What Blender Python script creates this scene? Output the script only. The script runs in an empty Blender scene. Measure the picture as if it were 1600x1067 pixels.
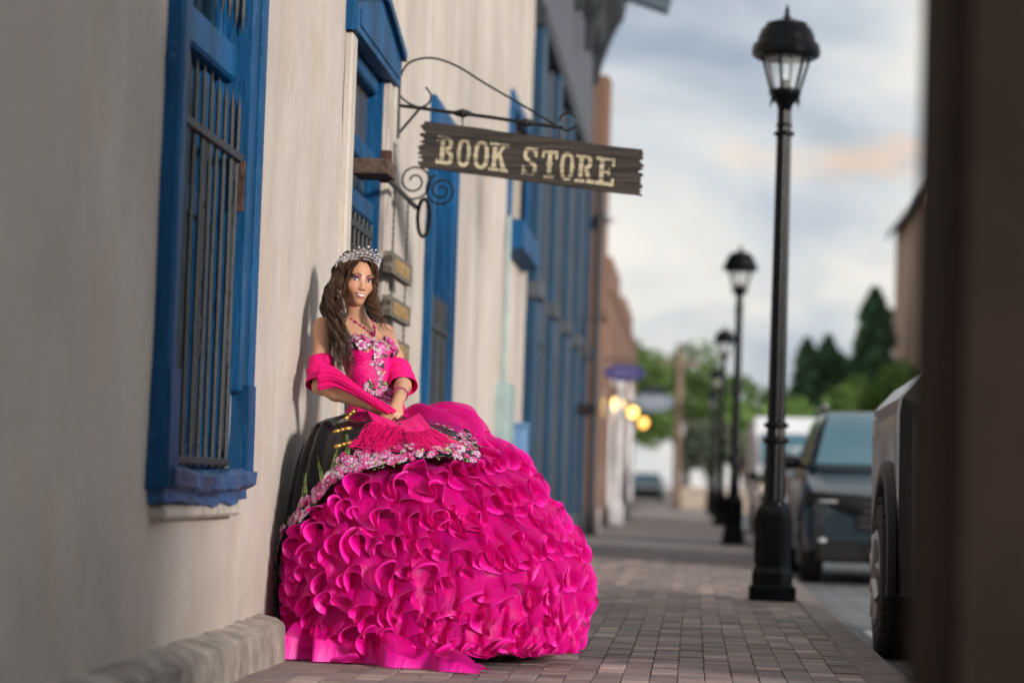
import bpy, math, random
import numpy as np
from mathutils import Vector, Matrix

random.seed(7)
np.random.seed(7)
PI = math.pi
scene = bpy.context.scene
COL = scene.collection

# ------------------------------------------------------------------ camera, sky, sun, exposure
cam_d = bpy.data.cameras.new('camera')
cam = bpy.data.objects.new('camera', cam_d)
COL.objects.link(cam)
cam_d.sensor_width = 36.0
cam_d.lens = 85.0
cam_d.clip_start = 0.1
cam_d.clip_end = 6000.0
cam.matrix_world = (Matrix.Translation((0, 0, 0.75)) @ Matrix.Rotation(math.radians(4.40), 4, 'Z')
                    @ Matrix.Rotation(math.radians(93.324), 4, 'X') @ Matrix.Rotation(math.radians(1.9), 4, 'Z'))
cam_d.dof.use_dof = True
cam_d.dof.focus_distance = 10.42
cam_d.dof.aperture_fstop = 1.6
scene.camera = cam

SUN_EL, SUN_AZ = math.radians(15.0), math.radians(134.0)      # azimuth from +Y towards +X: behind and right of the camera
sun_dir = Vector((math.cos(SUN_EL) * math.sin(SUN_AZ), math.cos(SUN_EL) * math.cos(SUN_AZ), math.sin(SUN_EL)))
sun_d = bpy.data.lights.new('sun', 'SUN')
sun_d.energy = 3.1
sun_d.angle = math.radians(9.0)
sun_d.color = (1.0, 0.92, 0.84)
sun = bpy.data.objects.new('sun', sun_d)
COL.objects.link(sun)
sun.rotation_euler = sun_dir.to_track_quat('Z', 'Y').to_euler()

world = bpy.data.worlds.new('World')
scene.world = world
world.use_nodes = True
wt = world.node_tree
wt.nodes.clear()


def wn(kind, **kw):
    n = wt.nodes.new(kind)
    for k, v in kw.items():
        setattr(n, k, v)
    return n


w_out = wn('ShaderNodeOutputWorld')
w_bg = wn('ShaderNodeBackground')
w_sky = wn('ShaderNodeTexSky', sky_type='NISHITA', sun_disc=False, sun_elevation=SUN_EL, sun_rotation=SUN_AZ)
w_sky.air_density = 1.2
w_sky.dust_density = 2.0
w_bg.inputs['Strength'].default_value = 0.078
w_tc = wn('ShaderNodeTexCoord')
w_map = wn('ShaderNodeMapping')
w_map.inputs['Scale'].default_value = (6.0, 6.0, 13.0)
w_map.inputs['Location'].default_value = (2.6, 0.2, 0.2)
w_n1 = wn('ShaderNodeTexNoise')
w_n1.inputs['Scale'].default_value = 1.0
w_n1.inputs['Detail'].default_value = 4.0
w_n1.inputs['Roughness'].default_value = 0.5
w_n1.inputs['Distortion'].default_value = 0.5
w_cr = wn('ShaderNodeValToRGB')
w_cr.color_ramp.elements[0].position = 0.33
w_cr.color_ramp.elements[1].position = 0.65
w_cr.color_ramp.elements[0].color = (3.7, 4.4, 5.5, 1)      # grey-blue cloud bases (before the 0.1 strength)
e = w_cr.color_ramp.elements.new(0.49)
e.color = (6.4, 6.95, 7.7, 1)
w_cr.color_ramp.elements[2].color = (10.4, 9.9, 9.2, 1)     # lit cream cloud
w_map2 = wn('ShaderNodeMapping')
w_map2.inputs['Scale'].default_value = (9.0, 9.0, 30.0)
w_map2.inputs['Location'].default_value = (1.7, 4.1, 0.3)
w_n2 = wn('ShaderNodeTexNoise')
w_n2.inputs['Detail'].default_value = 3.0
w_n2.inputs['Scale'].default_value = 1.0
w_cr2 = wn('ShaderNodeValToRGB')
w_cr2.color_ramp.elements[0].position = 0.60
w_cr2.color_ramp.elements[1].position = 0.74
w_cr2.color_ramp.elements[0].color = (0, 0, 0, 1)
w_cr2.color_ramp.elements[1].color = (0.6, 0.6, 0.6, 1)
w_mixo = wn('ShaderNodeMix', data_type='RGBA')
w_mixo.inputs[7].default_value = (12.0, 7.6, 4.4, 1)        # peach rims
w_mix = wn('ShaderNodeMix', data_type='RGBA')
w_mix.inputs[0].default_value = 0.86                        # cloud cover
L = wt.links.new
L(w_tc.outputs['Generated'], w_map.inputs['Vector'])
L(w_map.outputs[0], w_n1.inputs['Vector'])
L(w_n1.outputs['Fac'], w_cr.inputs['Fac'])
L(w_tc.outputs['Generated'], w_map2.inputs['Vector'])
L(w_map2.outputs[0], w_n2.inputs['Vector'])
L(w_n2.outputs['Fac'], w_cr2.inputs['Fac'])
L(w_cr2.outputs['Color'], w_mixo.inputs[0])
L(w_cr.outputs['Color'], w_mixo.inputs[6])
L(w_sky.outputs['Color'], w_mix.inputs[6])
L(w_mixo.outputs[2], w_mix.inputs[7])
L(w_mix.outputs[2], w_bg.inputs['Color'])
L(w_bg.outputs[0], w_out.inputs['Surface'])

scene.view_settings.view_transform = 'Standard'
scene.view_settings.look = 'None'
scene.view_settings.exposure = 0.35
scene.view_settings.gamma = 1.0
scene.view_settings.use_curve_mapping = False
scene.render.engine = 'CYCLES'
scene.cycles.use_denoising = True
scene.cycles.max_bounces = 6
scene.cycles.transparent_max_bounces = 10
scene.cycles.use_adaptive_sampling = True
scene.cycles.adaptive_threshold = 0.03
scene.cycles.sample_clamp_indirect = 6.0


# ------------------------------------------------------------------ materials
def mat(name, col, rough=0.6, metal=0.0, var=0.12, scale=6.0, bump=0.0, bscale=40.0, spec=0.5, stretch=(1, 1, 1), col2=None, coat=0.0,
        sheen=0.0, alpha=1.0):
    m = bpy.data.materials.new(name)
    m.use_nodes = True
    t = m.node_tree
    b = t.nodes['Principled BSDF']
    b.inputs['Roughness'].default_value = rough
    b.inputs['Metallic'].default_value = metal
    b.inputs['Specular IOR Level'].default_value = spec
    if coat:
        b.inputs['Coat Weight'].default_value = coat
        b.inputs['Coat Roughness'].default_value = 0.06
    if sheen:
        b.inputs['Sheen Weight'].default_value = sheen
    tc = t.nodes.new('ShaderNodeTexCoord')
    mp = t.nodes.new('ShaderNodeMapping')
    mp.inputs['Scale'].default_value = stretch
    t.links.new(tc.outputs['Object'], mp.inputs['Vector'])
    n = t.nodes.new('ShaderNodeTexNoise')
    n.inputs['Scale'].default_value = scale
    n.inputs['Detail'].default_value = 6
    n.inputs['Roughness'].default_value = 0.6
    t.links.new(mp.outputs[0], n.inputs['Vector'])
    cr = t.nodes.new('ShaderNodeValToRGB')
    c = np.array(col[:3])
    c1 = np.clip(c * (1 - var * 1.6), 0, 1) if col2 is None else np.array(col2[:3])
    c2 = np.clip(c * (1 + var), 0, 1)
    cr.color_ramp.elements[0].position = 0.3
    cr.color_ramp.elements[1].position = 0.7
    cr.color_ramp.elements[0].color = (*c1, 1)
    cr.color_ramp.elements[1].color = (*c2, 1)
    t.links.new(n.outputs['Fac'], cr.inputs['Fac'])
    t.links.new(cr.outputs['Color'], b.inputs['Base Color'])
    if bump:
        n2 = t.nodes.new('ShaderNodeTexNoise')
        n2.inputs['Scale'].default_value = bscale
        n2.inputs['Detail'].default_value = 5
        t.links.new(mp.outputs[0], n2.inputs['Vector'])
        bp = t.nodes.new('ShaderNodeBump')
        bp.inputs['Strength'].default_value = bump
        bp.inputs['Distance'].default_value = 0.02
        t.links.new(n2.outputs['Fac'], bp.inputs['Height'])
        t.links.new(bp.outputs[0], b.inputs['Normal'])
    return m


def nodes_of(m):
    t = m.node_tree
    return t, t.nodes['Principled BSDF']


def wear(m, col, scale, lo, hi, amount=1.0, stretch=(1, 1, 1)):
    """chips and stains of another colour over a material's own colour"""
    t, b = nodes_of(m)
    src = b.inputs['Base Color'].links[0].from_socket
    g = t.nodes.new('ShaderNodeNewGeometry')
    mp = t.nodes.new('ShaderNodeMapping')
    mp.inputs['Scale'].default_value = stretch
    t.links.new(g.outputs['Position'], mp.inputs['Vector'])
    n = t.nodes.new('ShaderNodeTexNoise')
    n.inputs['Scale'].default_value = scale
    n.inputs['Detail'].default_value = 9
    n.inputs['Roughness'].default_value = 0.72
    t.links.new(mp.outputs[0], n.inputs['Vector'])
    r = t.nodes.new('ShaderNodeMapRange')
    r.inputs[1].default_value = lo
    r.inputs[2].default_value = hi
    r.inputs[4].default_value = amount
    t.links.new(n.outputs['Fac'], r.inputs[0])
    x = t.nodes.new('ShaderNodeMix')
    x.data_type = 'RGBA'
    x.inputs[7].default_value = (*col, 1)
    t.links.new(r.outputs[0], x.inputs[0])
    t.links.new(src, x.inputs[6])
    t.links.new(x.outputs[2], b.inputs['Base Color'])
    return m


def attr_mat(name, rough=0.5, spec=0.5, metal=0.0, sheen=0.0, sss=0.0):
    m = bpy.data.materials.new(name)
    m.use_nodes = True
    t, b = nodes_of(m)
    a = t.nodes.new('ShaderNodeAttribute')
    a.attribute_name = 'Col'
    t.links.new(a.outputs['Color'], b.inputs['Base Color'])
    b.inputs['Roughness'].default_value = rough
    b.inputs['Specular IOR Level'].default_value = spec
    b.inputs['Metallic'].default_value = metal
    if sheen:
        b.inputs['Sheen Weight'].default_value = sheen
    if sss:
        b.inputs['Subsurface Weight'].default_value = sss
        b.inputs['Subsurface Radius'].default_value = (0.012, 0.005, 0.003)
        b.inputs['Subsurface Scale'].default_value = 0.5
    return m


def glass_mat(name, tint, clear=0.5, rough=0.08):
    """Window pane: a glossy surface that lets part of what is behind show through."""
    m = bpy.data.materials.new(name)
    m.use_nodes = True
    t, b = nodes_of(m)
    b.inputs['Base Color'].default_value = (*tint, 1)
    b.inputs['Roughness'].default_value = rough
    b.inputs['Specular IOR Level'].default_value = 0.9
    out = t.nodes['Material Output']
    mx = t.nodes.new('ShaderNodeMixShader')
    tr = t.nodes.new('ShaderNodeBsdfTransparent')
    mx.inputs[0].default_value = 1 - clear
    t.links.new(tr.outputs[0], mx.inputs[1])
    t.links.new(b.outputs[0], mx.inputs[2])
    t.links.new(mx.outputs[0], out.inputs['Surface'])
    return m


def emit_mat(name, col, strength):
    m = bpy.data.materials.new(name)
    m.use_nodes = True
    t, b = nodes_of(m)
    b.inputs['Base Color'].default_value = (*col, 1)
    b.inputs['Emission Color'].default_value = (*col, 1)
    b.inputs['Emission Strength'].default_value = strength
    return m


# ------------------------------------------------------------------ mesh builder
class MB:
    def __init__(s):
        s.v, s.f, s.c, s.n = [], [], [], 0
        s.col = (1, 1, 1)

    def add(s, v, f):
        v = np.asarray(v, float).reshape(-1, 3)
        s.v.append(v)
        o = s.n
        s.f.extend([[i + o for i in q] for q in f])
        s.n += len(v)
        s.c.append(np.tile(np.array([*s.col, 1.0]), (len(v), 1)))
        return s

    def box(s, x0, x1, y0, y1, z0, z1):
        v = [(x0, y0, z0), (x1, y0, z0), (x1, y1, z0), (x0, y1, z0), (x0, y0, z1), (x1, y0, z1), (x1, y1, z1), (x0, y1, z1)]
        return s.add(v, [(3, 2, 1, 0), (4, 5, 6, 7), (0, 1, 5, 4), (1, 2, 6, 5), (2, 3, 7, 6), (3, 0, 4, 7)])

    def bbox(s, x0, x1, y0, y1, z0, z1, b=0.01):
        """box with all long edges chamfered (octagonal cross sections)"""
        b = min(b, (x1 - x0) * .45, (y1 - y0) * .45, (z1 - z0) * .45)
        xs, ys, zs = (x0, x1), (y0, y1), (z0, z1)
        v, ix = [], {}
        for i in (0, 1):
            for j in (0, 1):
                for k in (0, 1):
                    sx, sy, sz = (1 if i == 0 else -1), (1 if j == 0 else -1), (1 if k == 0 else -1)
                    for a in range(3):
                        p = [xs[i], ys[j], zs[k]]
                        for q, sg in zip(range(3), (sx, sy, sz)):
                            if q != a:
                                p[q] += sg * b
                        ix[i, j, k, a] = len(v)
                        v.append(p)
        f = []
        for i in (0, 1):
            q = [ix[i, 0, 0, 0], ix[i, 1, 0, 0], ix[i, 1, 1, 0], ix[i, 0, 1, 0]]
            f.append(q if i else q[::-1])
            q = [ix[0, i, 0, 1], ix[1, i, 0, 1], ix[1, i, 1, 1], ix[0, i, 1, 1]]
            f.append(q[::-1] if i else q)
            q = [ix[0, 0, i, 2], ix[1, 0, i, 2], ix[1, 1, i, 2], ix[0, 1, i, 2]]
            f.append(q if i else q[::-1])
        for i in (0, 1):
            for j in (0, 1):
                q = [ix[i, j, 0, 0], ix[i, j, 1, 0], ix[i, j, 1, 1], ix[i, j, 0, 1]]
                f.append(q if i == j else q[::-1])
                q = [ix[i, 0, j, 0], ix[i, 0, j, 2], ix[i, 1, j, 2], ix[i, 1, j, 0]]
                f.append(q if i == j else q[::-1])
                q = [ix[0, i, j, 1], ix[1, i, j, 1], ix[1, i, j, 2], ix[0, i, j, 2]]
                f.append(q if i == j else q[::-1])
                for k in (0, 1):
                    q = [ix[i, j, k, 0], ix[i, j, k, 1], ix[i, j, k, 2]]
                    f.append(q if (i + j + k) % 2 else q[::-1])
        return s.add(v, f)

    def prism(s, poly, axis, a0, a1):
        """polygon (list of 2-D points in the other two axes, in x<y<z order) swept along an axis"""
        n = len(poly)

        def P(p, a):
            q = list(p)
            q.insert(axis, a)
            return q
        v = [P(p, a0) for p in poly] + [P(p, a1) for p in poly]
        f = [tuple(range(n))[::-1], tuple(range(n, 2 * n))]
        f += [(i, (i + 1) % n, n + (i + 1) % n, n + i) for i in range(n)]
        return s.add(v, f)

    def tube(s, pts, r, k=8, cap=True, flat=1.0):
        pts = np.asarray(pts, float)
        n = len(pts)
        rr = np.full(n, r) if np.isscalar(r) else np.asarray(r, float)
        tg = np.gradient(pts, axis=0)
        tg /= np.linalg.norm(tg, axis=1)[:, None] + 1e-12
        up = np.array([0, 0, 1.0]) if abs(tg[0][2]) < .9 else np.array([1.0, 0, 0])
        a = np.cross(tg[0], up)
        a /= np.linalg.norm(a)
        A = np.empty((n, 3))
        for i in range(n):                       # parallel transport
            g = tg[i]
            a = a - g * (a[0] * g[0] + a[1] * g[1] + a[2] * g[2])
            a = a / (math.sqrt(a[0] * a[0] + a[1] * a[1] + a[2] * a[2]) + 1e-12)
            A[i] = a
        B = np.cross(tg, A)
        t = 2 * PI * np.arange(k) / k
        v = pts[:, None] + rr[:, None, None] * (A[:, None] * np.cos(t)[None, :, None] + flat * B[:, None] * np.sin(t)[None, :, None])
        ix = np.arange(n * k).reshape(n, k)
        nx = np.roll(ix, -1, 1)
        f = np.stack([ix[:-1], nx[:-1], nx[1:], ix[1:]], -1).reshape(-1, 4).tolist()
        if cap:
            f += [tuple(range(k))[::-1], tuple((n - 1) * k + j for j in range(k))]
        return s.add(v, f)

    def lathe(s, prof, c=(0, 0, 0), k=24, rot=0.0, axis=2, cap=True):
        v = []
        for r, z in prof:
            for j in range(k):
                t = 2 * PI * j / k + rot
                p = [r * math.cos(t), r * math.sin(t), z]
                if axis == 0:
                    p = [z, p[0], p[1]]
                elif axis == 1:
                    p = [p[1], z, p[0]]
                v.append([p[0] + c[0], p[1] + c[1], p[2] + c[2]])
        n = len(prof)
        f = [(i * k + j, i * k + (j + 1) % k, (i + 1) * k + (j + 1) % k, (i + 1) * k + j) for i in range(n - 1) for j in range(k)]
        if cap:
            f += [tuple(range(k))[::-1], tuple((n - 1) * k + j for j in range(k))]
        return s.add(v, f)

    def sphere(s, c, r, k=8, m=6):
        r = (r, r, r) if np.isscalar(r) else r
        v = [(c[0], c[1], c[2] - r[2])]
        for i in range(1, m):
            a = -PI / 2 + PI * i / m
            for j in range(k):
                t = 2 * PI * j / k
                v.append((c[0] + r[0] * math.cos(a) * math.cos(t), c[1] + r[1] * math.cos(a) * math.sin(t), c[2] + r[2] * math.sin(a)))
        v.append((c[0], c[1], c[2] + r[2]))
        f = [(0, 1 + (j + 1) % k, 1 + j) for j in range(k)]
        for i in range(m - 2):
            f += [(1 + i * k + j, 1 + i * k + (j + 1) % k, 1 + (i + 1) * k + (j + 1) % k, 1 + (i + 1) * k + j) for j in range(k)]
        e = len(v) - 1
        f += [(e, 1 + (m - 2) * k + j, 1 + (m - 2) * k + (j + 1) % k) for j in range(k)]
        return s.add(v, f)

    def grid(s, P, close_u=False):
        """P: array (nu, nv, 3)"""
        nu, nv = P.shape[:2]
        idx = np.arange(nu * nv).reshape(nu, nv)
        if close_u:
            a, b = idx, np.roll(idx, -1, 0)
        else:
            a, b = idx[:-1], idx[1:]
        q = np.stack([a[:, :-1], b[:, :-1], b[:, 1:], a[:, 1:]], -1).reshape(-1, 4)
        return s.add(P.reshape(-1, 3), q.tolist())

    def mesh(s, name):
        me = bpy.data.meshes.new(name)
        v = np.concatenate(s.v) if s.v else np.zeros((0, 3))
        me.from_pydata(v.tolist(), [], s.f)
        return me

    def build(s, name, m, parent=None, smooth=False, cols=False, recalc=False):
        me = s.mesh(name)
        if cols:
            at = me.color_attributes.new('Col', 'FLOAT_COLOR', 'POINT')
            at.data.foreach_set('color', np.concatenate(s.c).astype(np.float32).ravel())
        return link(name, me, m, parent, smooth)


def link(name, me, m, parent=None, smooth=False):
    for x in (m if isinstance(m, (list, tuple)) else [m]):
        if x is not None:
            me.materials.append(x)
    if smooth:
        me.shade_smooth()
    me.update()
    o = bpy.data.objects.new(name, me)
    COL.objects.link(o)
    if parent is not None:
        attach(o, parent)
    return o


WM = {}


def wmat(o):
    m = o.matrix_basis.copy()
    if o.parent is not None:
        m = wmat(o.parent) @ o.matrix_parent_inverse @ m
    return m


def attach(o, parent):
    """parent o (whose mesh is in world coordinates) and keep it where it is"""
    o.parent = parent
    o.matrix_parent_inverse = wmat(parent).inverted()


def tag(o, label, cat=None, group=None, kind=None):
    if label:
        o['label'] = label
    if cat:
        o['category'] = cat
    if group:
        o['group'] = group
    if kind:
        o['kind'] = kind
    return o


def empty(name, loc, label=None, cat=None, group=None, rz=0.0):
    o = bpy.data.objects.new(name, None)
    o.empty_display_size = 0.2
    COL.objects.link(o)
    o.location = loc
    o.rotation_euler = (0, 0, rz)
    return tag(o, label, cat, group)


def copy_tree(o, parent=None):
    c = o.copy()
    COL.objects.link(c)
    if parent is not None:
        c.parent = parent
        c.matrix_parent_inverse = o.matrix_parent_inverse.copy()
    for ch in list(o.children):
        copy_tree(ch, c)
    return c


def vnoise(x, y, seed=0):
    """smooth 2-D value noise in -1..1 (numpy arrays)"""
    x, y = np.asarray(x, float), np.asarray(y, float)
    rs = np.random.RandomState(seed)
    T = rs.rand(64, 64) * 2 - 1
    xi, yi = np.floor(x).astype(int), np.floor(y).astype(int)
    fx, fy = x - xi, y - yi
    fx, fy = fx * fx * (3 - 2 * fx), fy * fy * (3 - 2 * fy)
    a, b = T[xi % 64, yi % 64], T[(xi + 1) % 64, yi % 64]
    c, d = T[xi % 64, (yi + 1) % 64], T[(xi + 1) % 64, (yi + 1) % 64]
    return (a * (1 - fx) + b * fx) * (1 - fy) + (c * (1 - fx) + d * fx) * fy

# ------------------------------------------------------------------ shared materials
BOX = 0.716 - 7 * 0.1085             # so that a whole column meets the kerb
BRW, BRL = 0.1085, 0.205            # paving brick pitch across and along the pavement


def paver_mat(name, pw, pl, cols, rough=0.75, joints=False, jcol=(0.05, 0.042, 0.04)):
    m = bpy.data.materials.new(name)
    m.use_nodes = True
    t, b = nodes_of(m)
    N, K = t.nodes.new, t.links.new
    g = N('ShaderNodeNewGeometry')
    mp = N('ShaderNodeMapping')
    mp.inputs['Scale'].default_value = (1 / pw, 1 / pl, 0.0)
    mp.inputs['Location'].default_value = (-BOX / pw, 0, 0)
    K(g.outputs['Position'], mp.inputs['Vector'])
    fl = N('ShaderNodeVectorMath')
    fl.operation = 'FLOOR'
    K(mp.outputs[0], fl.inputs[0])
    wnz = N('ShaderNodeTexWhiteNoise')
    wnz.noise_dimensions = '2D'
    K(fl.outputs[0], wnz.inputs['Vector'])
    cr = N('ShaderNodeValToRGB')
    cr.color_ramp.interpolation = 'LINEAR'
    while len(cr.color_ramp.elements) < len(cols):
        cr.color_ramp.elements.new(0.5)
    for i, (p, c) in enumerate(cols):
        cr.color_ramp.elements[i].position = p
        cr.color_ramp.elements[i].color = (*c, 1)
    K(wnz.outputs['Value'], cr.inputs['Fac'])
    nz = N('ShaderNodeTexNoise')
    nz.inputs['Scale'].default_value = 1.3
    nz.inputs['Detail'].default_value = 8
    nz.inputs['Roughness'].default_value = 0.7
    K(g.outputs['Position'], nz.inputs['Vector'])
    mr = N('ShaderNodeMapRange')
    mr.inputs[1].default_value = 0.3
    mr.inputs[2].default_value = 0.7
    mr.inputs[3].default_value = 0.72
    mr.inputs[4].default_value = 1.22
    K(nz.outputs['Fac'], mr.inputs[0])
    mul = N('ShaderNodeMix')
    mul.data_type = 'RGBA'
    mul.blend_type = 'MULTIPLY'
    mul.inputs[0].default_value = 1.0
    K(cr.outputs['Color'], mul.inputs[6])
    K(mr.outputs[0], mul.inputs[7])
    last = mul.outputs[2]
    if joints:
        fr = N('ShaderNodeVectorMath')
        fr.operation = 'FRACTION'
        K(mp.outputs[0], fr.inputs[0])
        sp = N('ShaderNodeSeparateXYZ')
        K(fr.outputs[0], sp.inputs[0])
        lx = N('ShaderNodeMath')
        lx.operation = 'LESS_THAN'
        lx.inputs[1].default_value = 0.06
        ly = N('ShaderNodeMath')
        ly.operation = 'LESS_THAN'
        ly.inputs[1].default_value = 0.05
        mx = N('ShaderNodeMath')
        mx.operation = 'MAXIMUM'
        K(sp.outputs[0], lx.inputs[0])
        K(sp.outputs[1], ly.inputs[0])
        K(lx.outputs[0], mx.inputs[0])
        K(ly.outputs[0], mx.inputs[1])
        mj = N('ShaderNodeMix')
        mj.data_type = 'RGBA'
        K(mx.outputs[0], mj.inputs[0])
        K(last, mj.inputs[6])
        mj.inputs[7].default_value = (*jcol, 1)
        last = mj.outputs[2]
    K(last, b.inputs['Base Color'])
    b.inputs['Roughness'].default_value = rough
    n2 = N('ShaderNodeTexNoise')
    n2.inputs['Scale'].default_value = 90
    n2.inputs['Detail'].default_value = 4
    K(g.outputs['Position'], n2.inputs['Vector'])
    bp = N('ShaderNodeBump')
    bp.inputs['Strength'].default_value = 0.35
    bp.inputs['Distance'].default_value = 0.01
    K(n2.outputs['Fac'], bp.inputs['Height'])
    K(bp.outputs[0], b.inputs['Normal'])
    return m


M_brick = paver_mat('paving_brick', BRW, BRL, [(0.0, (0.150, 0.120, 0.115)), (0.35, (0.260, 0.195, 0.172)), (0.6, (0.205, 0.178, 0.176)),
                                               (0.88, (0.30, 0.225, 0.195)), (1.0, (0.44, 0.34, 0.30))])
M_brick_far = paver_mat('paving_brick_far', BRW, BRL, [(0.0, (0.21, 0.175, 0.17)), (0.5, (0.27, 0.225, 0.215)), (0.9, (0.28, 0.235, 0.225)),
                                                       (1.0, (0.30, 0.25, 0.235))], joints=True, jcol=(0.13, 0.11, 0.105))
M_road = paver_mat('road_paver', 0.22, 0.11, [(0.0, (0.12, 0.125, 0.135)), (0.5, (0.16, 0.165, 0.175)), (1.0, (0.20, 0.205, 0.21))], joints=True,
                   jcol=(0.06, 0.06, 0.065))
M_joint = mat('joint_sand', (0.10, 0.082, 0.075), 0.95, var=0.3, scale=20)
M_conc = mat('kerb_concrete', (0.21, 0.175, 0.165), 0.85, var=0.22, scale=5, bump=0.35, bscale=60)
M_ledge = mat('ledge_concrete', (0.30, 0.262, 0.228), 0.9, var=0.35, scale=6, bump=0.35, bscale=30)
M_earth = mat('dry_earth', (0.23, 0.19, 0.15), 0.95, var=0.25, scale=0.6)
M_blue = mat('blue_paint', (0.001, 0.070, 0.190), 0.55, var=0.32, scale=3.5, bump=0.5, bscale=26, stretch=(1, 1, .25), spec=.25)
M_blue_worn = mat('blue_paint_worn', (0.014, 0.075, 0.20), 0.6, var=0.5, scale=7, bump=1.0, bscale=18, stretch=(1, .35, 1))
wear(M_blue, (0.006, 0.028, 0.075), 5, .52, .70, .7, (1, 1, .4))
wear(M_blue, (0.055, 0.17, 0.33), 14, .62, .70, .6)
wear(M_blue_worn, (0.10, 0.085, 0.07), 11, .56, .64, .85)
wear(M_blue_worn, (0.10, 0.22, 0.38), 17, .58, .66, .6)
M_iron = mat('grey_iron', (0.022, 0.028, 0.034), 0.6, metal=0.0, var=0.3, scale=14, bump=0.3)
M_rust = mat('rusty_iron', (0.075, 0.035, 0.022), 0.75, metal=0.2, var=0.4, scale=18, bump=0.4)
M_black = mat('black_iron', (0.018, 0.016, 0.016), 0.5, metal=0.4, var=0.3, scale=20)
M_pane = glass_mat('window_glass', (0.012, 0.03, 0.045), 0.25, 0.06)
M_pane_warm = glass_mat('transom_glass', (0.10, 0.085, 0.075), 0.3, 0.15)
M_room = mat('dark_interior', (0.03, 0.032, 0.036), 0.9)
M_wood_w = mat('whitewashed_wood', (0.52, 0.47, 0.42), 0.8, var=0.3, scale=5, bump=0.5, stretch=(4, 4, .5))
M_wood_old = mat('old_wood', (0.13, 0.085, 0.06), 0.8, var=0.4, scale=7, bump=0.8, stretch=(5, .6, 5))


def plaster_mat(name, base, dirty, rust):
    m = bpy.data.materials.new(name)
    m.use_nodes = True
    t, b = nodes_of(m)
    N, K = t.nodes.new, t.links.new
    g = N('ShaderNodeNewGeometry')
    b.inputs['Roughness'].default_value = 0.9
    b.inputs['Specular IOR Level'].default_value = 0.2

    def noise(sc, st, det=6, ro=.6):
        mp = N('ShaderNodeMapping')
        mp.inputs['Scale'].default_value = st
        K(g.outputs['Position'], mp.inputs['Vector'])
        n = N('ShaderNodeTexNoise')
        n.inputs['Scale'].default_value = sc
        n.inputs['Detail'].default_value = det
        n.inputs['Roughness'].default_value = ro
        K(mp.outputs[0], n.inputs['Vector'])
        return n.outputs['Fac']

    def rng(f, a, c, lo=0., hi=1.):
        r = N('ShaderNodeMapRange')
        r.inputs[1].default_value = a
        r.inputs[2].default_value = c
        r.inputs[3].default_value = lo
        r.inputs[4].default_value = hi
        K(f, r.inputs[0])
        return r.outputs[0]

    def mixc(f, c1, c2):
        x = N('ShaderNodeMix')
        x.data_type = 'RGBA'
        K(f, x.inputs[0])
        for s_, c in ((6, c1), (7, c2)):
            if isinstance(c, tuple):
                x.inputs[s_].default_value = (*c, 1)
            else:
                K(c, x.inputs[s_])
        return x.outputs[2]
    c = mixc(rng(noise(0.9, (1, 1, .6)), .36, .68), base, tuple(np.array(base) * .72))
    c = mixc(rng(noise(2.2, (1, 1, .35), 8, .65), .50, .78, 0, .60), c, dirty)
    c = mixc(rng(noise(3.0, (1, 1, .42), 8, .7), .50, .76, 0, .60), c, rust)
    sp = N('ShaderNodeSeparateXYZ')
    K(g.outputs['Position'], sp.inputs[0])
    low = rng(sp.outputs[2], 0.05, 0.75, 1.0, 0.0)
    mm = N('ShaderNodeMath')
    mm.operation = 'MULTIPLY'
    K(low, mm.inputs[0])
    K(rng(noise(2.6, (1, 1, 1), 8, .7), .3, .7, .25, .9), mm.inputs[1])
    c = mixc(mm.outputs[0], c, tuple(np.array(dirty) * .9))
    c = mixc(rng(noise(55, (1, 1, 1), 3, .6), .35, .7, 0, .30), c, tuple(np.array(base) * .6))
    c = mixc(rng(noise(1.1, (1, 1, .9), 10, .75), .54, .66, 0, .6), c, tuple(np.array(base) * np.array((.78, .70, .60))))
    c = mixc(rng(noise(16, (1, 1, .6), 6, .7), .66, .72, 0, .6), c, tuple(np.array(dirty) * .55))
    K(c, b.inputs['Base Color'])
    ad = N('ShaderNodeMath')
    ad.operation = 'MULTIPLY_ADD'
    K(noise(9, (1, 1, .8), 9, .7), ad.inputs[0])
    ad.inputs[1].default_value = 2.2
    K(noise(70, (1, 1, 1), 4, .7), ad.inputs[2])
    bp = N('ShaderNodeBump')
    bp.inputs['Strength'].default_value = 0.35
    bp.inputs['Distance'].default_value = 0.02
    K(ad.outputs[0], bp.inputs['Height'])
    K(bp.outputs[0], b.inputs['Normal'])
    return m


M_plaster = plaster_mat('lime_plaster', (0.63, 0.575, 0.525), (0.37, 0.315, 0.265), (0.47, 0.34, 0.235))
M_brown_adobe = plaster_mat('brown_stucco', (0.225, 0.140, 0.108), (0.165, 0.105, 0.082), (0.20, 0.115, 0.08))

# ------------------------------------------------------------------ ground, road, kerb, pavement
tag(MB().box(-900, 900, -400, 2400, -0.6, -0.14).build('ground', M_earth), None, kind='structure')
road = tag(MB().box(0.905, 9.5, -12, 190, -0.4, -0.12).build('road', M_road), None, kind='structure')
ln = MB()
ln.box(1.10, 1.28, 14.9, 15.6, -0.119, -0.116)
ln.build('painted_mark', mat('road_paint', (0.62, 0.62, 0.62), 0.7, var=0.3, scale=30), road)
kerb = tag(MB().box(0.725, 0.895, -12, 190, -0.4, -0.02).build('kerb', M_conc), None, kind='structure')
y = 2.0
while y < 60:
    w = 1.55 + random.uniform(-.1, .1)
    MB().bbox(0.722 + random.uniform(-.002, .002), 0.905 + random.uniform(-.003, .003), y, y + w - 0.012, -0.3, random.uniform(-0.003, 0.003), 0.018).build(
        'kerb_stone', M_conc, kerb)
    y += w

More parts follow.
